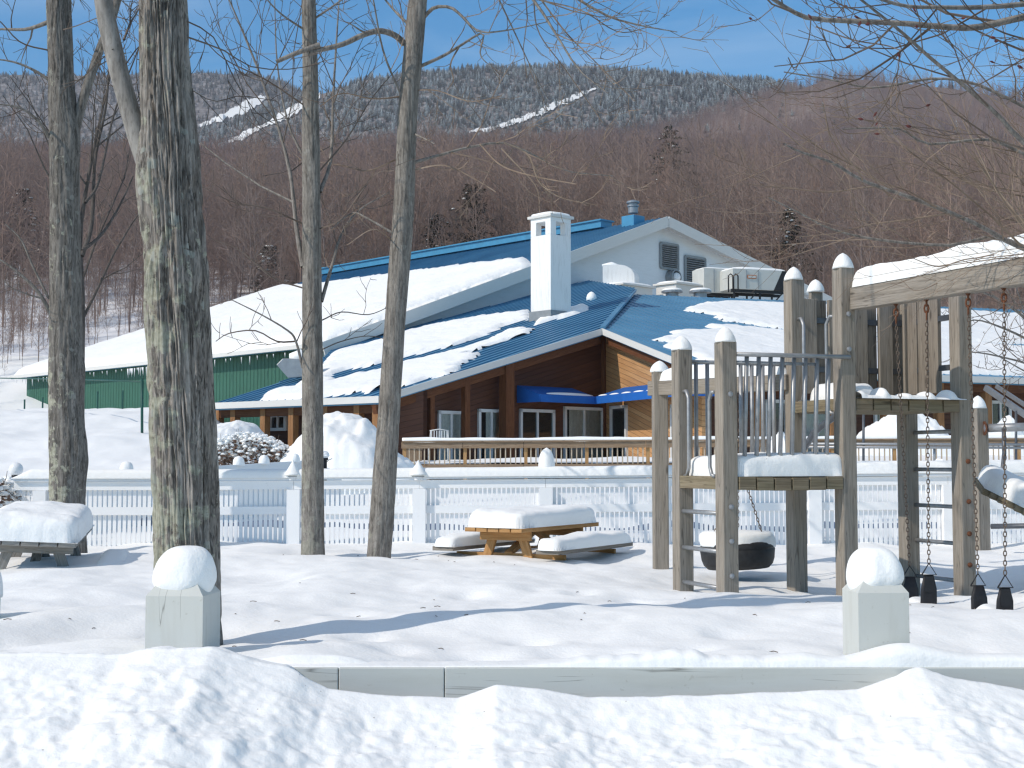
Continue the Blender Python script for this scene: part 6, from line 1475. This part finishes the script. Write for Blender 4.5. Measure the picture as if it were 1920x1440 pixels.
# ---------------------------------------------------------------- forest
def hardwood(seed, H=15.0, nl=22, depth=2, minr=.016, dens=1.0, base=.30, name='bare_tree_mesh', mat=None, wide=.33, trop=.12):
    rg = random.Random(seed); G = Grow(seed, trop=trop, wob=.3, ang=(25, 70), ratio=(.35, .6), dens=dens, minr=minr, k=3, rr=.5, lmin=.5)
    G.thick = G.fine
    p = A3(0, 0, -.6); pts = [p]; d = A3(0, 0, 1)
    for i in range(9): d = unit(d + rperp(d, rg) * .07 + A3(0, 0, .1)); p = p + d * (H + .6) / 9; pts.append(p)
    pts = np.array(pts); r0 = H * .0050; rad = np.linspace(r0, minr, 10); G.fine.tube(pts, rad, 6, cap=False)
    for i in range(nl):
        t = base + (1 - base) * (i + rg.random()) / nl; q = t * 9; j = min(8, int(q)); f = q - j; P0 = pts[j] + (pts[j+1] - pts[j]) * f
        a = i * 2.4 + rg.uniform(-.5, .5); up = rg.uniform(.55, 1.3); dd_ = unit(A3(math.cos(a), math.sin(a), up)); L = H * wide * (1.15 - .8 * t) * rg.uniform(.7, 1.15)
        rl = max(minr, (r0 + (minr - r0) * t) * .5); G.limb(G.path(P0, dd_, L), rl, minr * .7, depth, t0=.15)
    return G.fine
def mesh_only(b, name, mat):
    o = b.build(name, mat); me = o.data; bpy.data.objects.remove(o); return me
near_meshes = [mesh_only(hardwood(100 + k, H=12.0 + (k % 4) * 1.6, nl=30, depth=2, minr=.0145, dens=1.5, base=.22 + .05 * (k % 3)), 'bare_tree', M['forest']) for k in range(7)]
far_meshes = [mesh_only(hardwood(200 + k, H=12.0, nl=15, depth=1, minr=.042, dens=1.1, base=.15, wide=.36), 'far_bare_tree', M['forest_far']) for k in range(5)]
def spruce(seed, H=13.0, tiers=9, mat=None):
    rg = random.Random(seed); b = MB(); b.tube([A3(0, 0, -.5), A3(0, 0, H)], [.16, .02], 5, cap=False)
    for i in range(tiers):
        t = i / tiers; z = H * (.06 + .92 * t); r = H * .27 * (1 - t) ** .7 + .25; n = 9
        for j in range(n):
            a = 2 * math.pi * (j + rg.random() * .7) / n; l = r * rg.uniform(.65, 1.15); dr = -H * .045 * rg.uniform(.5, 1.4); w = .32 * l + .18
            c, s = math.cos(a), math.sin(a); tip = A3(c * l, s * l, z + dr); m = A3(c * l * .55, s * l * .55, z + dr * .25); sd_ = A3(-s, c, 0) * w
            b.add([A3(0, 0, z + H * .05), m + sd_ * .5, tip, m - sd_ * .5, m - A3(0, 0, w * .55)], [(0, 1, 2), (0, 2, 3), (1, 4, 2), (4, 3, 2)])
    return b
spruce_frost = [mesh_only(spruce(300 + k, 7.5 + k * .8, 8), 'frosted_spruce', M['spruce_frost']) for k in range(4)]
spruce_grey = [mesh_only(spruce(340 + k, 7.5 + k * .8, 8), 'grey_spruce', M['spruce_grey']) for k in range(3)]
spruce_dark = [mesh_only(spruce(320 + k, 9 + k, 8), 'ridge_spruce', M['spruce_dark']) for k in range(2)]
def scatter(name, pts, scs, meshes, label, cat, seed):
    """one stuff object: geometry nodes put a tree of the given kinds on each point"""
    rg = np.random.default_rng(seed); n = len(pts)
    me = bpy.data.meshes.new(name); me.vertices.add(n); me.vertices.foreach_set('co', np.asarray(pts, np.float32).ravel())
    for nm, ty, val in (('sc', 'FLOAT', scs), ('rot', 'FLOAT', rg.random(n) * 6.283), ('kind_i', 'INT', rg.integers(0, len(meshes), n))):
        a = me.attributes.new(nm, ty, 'POINT'); a.data.foreach_set('value', np.asarray(val, np.int32 if ty == 'INT' else np.float32))
    o = bpy.data.objects.new(name, me); COL.objects.link(o); tag(o, label, cat, None, 'stuff')
    g = bpy.data.node_groups.new(name + '_nodes', 'GeometryNodeTree'); g.interface.new_socket('Geometry', in_out='INPUT', socket_type='NodeSocketGeometry'); g.interface.new_socket('Geometry', in_out='OUTPUT', socket_type='NodeSocketGeometry')
    gi = g.nodes.new('NodeGroupInput'); go = g.nodes.new('NodeGroupOutput'); ip = g.nodes.new('GeometryNodeInstanceOnPoints'); gj = g.nodes.new('GeometryNodeGeometryToInstance')
    for m in reversed(meshes):
        po = bpy.data.objects.new(m.name + '_source', m); oi = g.nodes.new('GeometryNodeObjectInfo'); oi.inputs['Object'].default_value = po; oi.inputs['As Instance'].default_value = False
        g.links.new(oi.outputs['Geometry'], gj.inputs[0])
    def attr(nm, ty):
        a = g.nodes.new('GeometryNodeInputNamedAttribute'); a.data_type = ty; a.inputs['Name'].default_value = nm; return a.outputs['Attribute']
    cx = g.nodes.new('ShaderNodeCombineXYZ'); g.links.new(attr('rot', 'FLOAT'), cx.inputs[2])
    g.links.new(gi.outputs[0], ip.inputs['Points']); g.links.new(gj.outputs[0], ip.inputs['Instance']); ip.inputs['Pick Instance'].default_value = True
    g.links.new(attr('kind_i', 'INT'), ip.inputs['Instance Index']); g.links.new(cx.outputs[0], ip.inputs['Rotation']); g.links.new(attr('sc', 'FLOAT'), ip.inputs['Scale']); g.links.new(ip.outputs[0], go.inputs[0])
    md = o.modifiers.new('trees', 'NODES'); md.node_group = g
    return o
rs = np.random.default_rng(7)
def fan_points(n, Y0, Y1, umax=.50):
    Y = np.sqrt(rs.random(n) * (Y1 ** 2 - Y0 ** 2) + Y0 ** 2); u = rs.uniform(-umax, umax, n); return u, Y
# ski trails: bands on the mountain kept clear of trees
TRAILS = [([(372, 240), (420, 222), (455, 205), (488, 189), (499, 184)], [2, 6, 9, 8, 2]), ([(428, 271), (450, 260), (480, 245), (500, 236), (520, 226), (545, 214), (560, 205), (590, 190), (610, 176), (635, 162), (654, 151)], [2, 7, 6, 2, 8, 10, 10, 8, 5, 7, 2]), ([(880, 252), (930, 244), (985, 226), (1030, 207), (1075, 188), (1118, 169)], [2, 4, 5, 7, 5, 1])]
def in_trail(px, py, below=15, above=3):
    k = np.zeros(np.shape(px), bool)
    for pts, ws in TRAILS:
        xs, ys = zip(*pts); c = np.interp(px, xs, ys); w = np.interp(px, xs, ws); k |= (px > xs[0] - 2) & (px < xs[-1] + 2) & (py > c - w - above) & (py < c + w + below)
    return k
def pix(x, y, z):
    dep = y * CT + (z - CAMZ) * ST; up = -y * ST + (z - CAMZ) * CT; return 960 + F * x / dep, 720 - F * up / dep
def vis_trail(px, py):
    """first hit of the photo ray on the far terrain"""
    d = ray(px, py); Ys = np.arange(700, 2300, 4.0); z = CAMZ + d[2] / d[1] * Ys; h = z_far(d[0] / d[1] + 0 * Ys, Ys); k = np.nonzero(z < h)[0]
    return None if len(k) == 0 else A3(d[0] / d[1] * Ys[k[0]], Ys[k[0]], h[k[0]])
for pts, ws in TRAILS:
    xs, ys = zip(*pts); b = MB(); top, bot = [], []
    for x in np.linspace(xs[0], xs[-1], 110):
        c = np.interp(x, xs, ys); w = max(.6, np.interp(x, xs, ws) * (1 + .5 * float(vn(x * .16, c * .05, 0, 3))) + 1.2 * float(vn(x * .5, 3, 0, 4))); c = c + 2.0 * float(vn(x * .12, 9, 0, 5))
        a, e = vis_trail(x, c - w), vis_trail(x, c + w)
        if a is None or e is None: continue
        top.append([e * (1 - q) + a * q for q in np.linspace(0, 1, 7)])
    Gd = np.array(top)
    Gd[..., 2] = np.maximum(Gd[..., 2], z_far(Gd[..., 0] / Gd[..., 1], Gd[..., 1])) + 2.2
    tag(gridmesh('ski_trail', Gd, M['snow_far']), 'white ski trail cut through the mountain forest', 'ski trail', kind='structure')
# hardwood slopes
u, Y = fan_points(15500, 205, 1110, .47); z = z_far(u, Y); px, py = pix(u * Y, Y, z)
keep = ~in_trail(px, py, 26, 4) | (Y < 500)
scatter('hardwood_forest', np.stack([u * Y, Y, z], -1)[keep], rs.uniform(.65, 1.15, keep.sum()), far_meshes, 'brown leafless hardwood forest covering the lower mountainside', 'forest', 3)
u, Y = fan_points(26000, 1200, 1705, .5); z = z_far(u, Y); px, py = pix(u * Y, Y, z); keep = ~(in_trail(px, py, 8, 1) & (rs.random(len(px)) < np.where(px > 800, .62, .9)))
scatter('frosted_forest', np.stack([u * Y, Y, z], -1)[keep], rs.uniform(.6, 1.15, keep.sum()), spruce_frost, 'frost-whitened spruce forest on the upper mountain', 'forest', 4)
u, Y = fan_points(16000, 1830, 2215, .5); keep = u < -.05; u, Y = u[keep], Y[keep]; z = z_far(u, Y); px, py = pix(u * Y, Y, z); keep = ~in_trail(px, py, 10, 2)
scatter('ridge_forest', np.stack([u * Y, Y, z], -1)[keep], rs.uniform(.6, 1.15, keep.sum()), spruce_grey, 'grey frosted forest on the far left ridge', 'forest', 5)
u = rs.uniform(-.45, .45, 420); Y = np.where(rs.random(420) < .6, 1700, 1102) + rs.uniform(-6, 6, 420); z = z_far(u, Y)
scatter('ridge_spruces', np.stack([u * Y, Y, z], -1), rs.uniform(.45, .95, 420), spruce_dark, 'dark spruce tops along the mountain skyline', 'forest', 6)
u, Y = fan_points(430, 300, 1000, .46); z = z_far(u, Y)
scatter('scattered_spruces', np.stack([u * Y, Y, z], -1), rs.uniform(.5, .9, 430), spruce_frost, 'scattered snowy spruces among the bare hardwoods', 'forest', 8)
# nearer hillside trees behind the buildings
u, Y = fan_points(1900, 122, 225, .46); z = z_far(u, Y)
scatter('hillside_trees', np.stack([u * Y, Y, z], -1), rs.uniform(.5, 1.0, 1900), near_meshes, 'dense bare trees on the hillside behind the barn', 'forest', 9)
def clear_of_buildings(x, y):
    q = np.array([x, y, 0]) - E0 * A3(1, 1, 0); a, l = q @ U2, q @ L2
    return not (-3 < a < 52 and -3 < l < LEN + 3) and y > 84
u, Y = fan_points(3000, 86, 150, .46); ok = np.array([clear_of_buildings(a * b, b) for a, b in zip(u, Y)]); u, Y = u[ok], Y[ok]; z = z_all(u * Y, Y)
scatter('underbrush', np.stack([u * Y, Y, z], -1), rs.uniform(.12, .5, len(u)) ** 1.2, near_meshes, 'thin leafless brush standing in the snow below the forest', 'brush', 10)
for px in np.concatenate([np.linspace(-60, 1960, 58), np.linspace(-40, 560, 16)]):
    for tries in range(12):
        Y = rs.uniform(96, 132); x = (px + rs.uniform(-18, 18) - 960) / F * Y
        if clear_of_buildings(x, Y): break
    else: continue
    k = int(rs.integers(0, 7)); sc = float(rs.uniform(.8, 1.15)); z = float(z_far(x / Y, Y))
    t = thing('bare_tree', 'bare leafless hardwood tree on the snowy hillside behind the barn', 'tree', (x, Y, z), 'bare trees along the lower hillside')
    t.rotation_euler = (0, 0, float(rs.uniform(0, 6.28))); t.scale = (sc, sc, sc)
    o = bpy.data.objects.new('trunk_and_limbs', near_meshes[k]); COL.objects.link(o); o.parent = t
# evergreens with clumps of snow
def evergreen(label, px, ybase, ytop, Y, seed, snow=26):
    Y = Y + 8; p = W(px, ybase, Y); p[2] = float(z_far(p[0] / Y, Y)); H = W(px, ytop, Y)[2] - p[2]; rg = random.Random(seed); t = thing('evergreen_tree', label, 'tree', p, None)
    b = MB(); b.tube([p - Z * 2, p + Z * H], [.2, .03], 6); b.build('trunk', M['limb'], t, True)
    b = MB(); s_ = MB(); tiers = 22
    for i in range(tiers):
        tt_ = i / tiers; z = H * (.10 + .88 * tt_); r = H * .33 * (1 - tt_) ** .7 * rg.uniform(.6, 1.2) + .25; n = 8
        for j in range(n):
            if rg.random() < .22: continue
            a = 2 * math.pi * (j + rg.random()) / n; l = r * rg.uniform(.55, 1.2); dr = rg.uniform(-.25, .05) * l; c, s = math.cos(a), math.sin(a)
            for q in range(26):
                f = rg.uniform(.10, 1); o = p + A3(c * l * f, s * l * f, z + dr * f * f) + A3(rg.gauss(0, .1), rg.gauss(0, .1), rg.gauss(0, .06)) * (.5 + l * .25)
                uv = unit(A3(c + rg.gauss(0, .6), s + rg.gauss(0, .6), rg.gauss(-.1, .35))); sv = unit(np.cross(uv, A3(rg.gauss(0, .4), rg.gauss(0, .4), 1))) ; L_ = rg.uniform(.3, .7) * (.5 + .12 * l)
                b.add([o, o + uv * L_ * .5 + sv * L_ * .22, o + uv * L_, o + uv * L_ * .5 - sv * L_ * .22], [(0, 1, 2, 3)])
            if rg.random() < snow / 100:
                f = rg.uniform(.5, .95); o = p + A3(c * l * f, s * l * f, z + dr * f * f + .06); rr = rg.uniform(.10, .26)
                s_.lathe([(rr * .7, -rr * .25), (rr, 0), (rr * .7, rr * .32), (.01, rr * .45)], o, 7, None, lambda a_, zz, ph=j: .25 * math.sin(2 * a_ + ph))
    b.build('crown', M['needles'], t); s_.build('snow_clumps', M['snow_cap'], t, True)
evergreen('dark evergreen with few snow clumps, left of the white chimney behind the barn ridge', 885, 520, 335, 122, 1, 10)
evergreen('dark evergreen with snow clumps above the barn ridge, next to the leaning trunk', 818, 540, 395, 118, 2, 30)
evergreen('small snow-dotted evergreen at the back corner of the barn, between the two trunks', 505, 560, 455, 112, 3, 45)
evergreen('sparse evergreen with snow clumps at the far left, half behind the mossy trunk', 40, 520, 345, 128, 4, 40)
evergreen('tall thin evergreen with snow tufts on the slope above the right gable', 1258, 420, 225, 170, 5, 22)
evergreen('evergreen with snow clumps behind the air conditioner and swing beam', 1478, 500, 385, 120, 6, 30)
# bits of twig and bark lying on the yard snow
b = MB(); rg = random.Random(77)
for i in range(62):
    k = rg.choice(((-1.7, 8.6), (-2.1, 14.6), (-1.3, 14.7), (1.5, 9), (-.5, 10), (2.4, 9.6), (-2.6, 9.5)))
    x, y = k[0] + rg.gauss(0, .9), k[1] + rg.gauss(0, 1.0)
    if y < 7.2: continue
    z = float(z_near(x, y)) + .004; a = rg.random() * 6.3; L_ = rg.uniform(.010, .05)
    b.tube([A3(x, y, z), A3(x + L_ * .5 * math.cos(a), y + L_ * .5 * math.sin(a), z + .004), A3(x + L_ * math.cos(a + .3), y + L_ * math.sin(a + .3), z)], .0025, 4)
tag(b.build('twig_litter', M['twig']), 'small twigs and bark bits scattered on the yard snow', 'litter', kind='stuff')
# ---------------------------------------------------------------- air between the yard and the mountain
hz = MB(); hz.box((0, 1200, 310), (3000, 2500, 670)); hb = hz.build('haze', None, None, loc=(0, 1200, 310))
hb.data.materials.clear()
hm = bpy.data.materials.new('haze_air'); hm.use_nodes = True; ht = hm.node_tree; ht.nodes.clear()
pv = N(ht, 'ShaderNodeVolumePrincipled', i_Density=0.00017, i_Anisotropy=0.2); pv.inputs['Color'].default_value = (.86, .87, .95, 1)
ho = N(ht, 'ShaderNodeOutputMaterial'); ht.links.new(pv.outputs[0], ho.inputs['Volume']); hb.data.materials.append(hm)
tag(hb, 'thin pale haze softening the mountain forest', 'haze', kind='stuff')
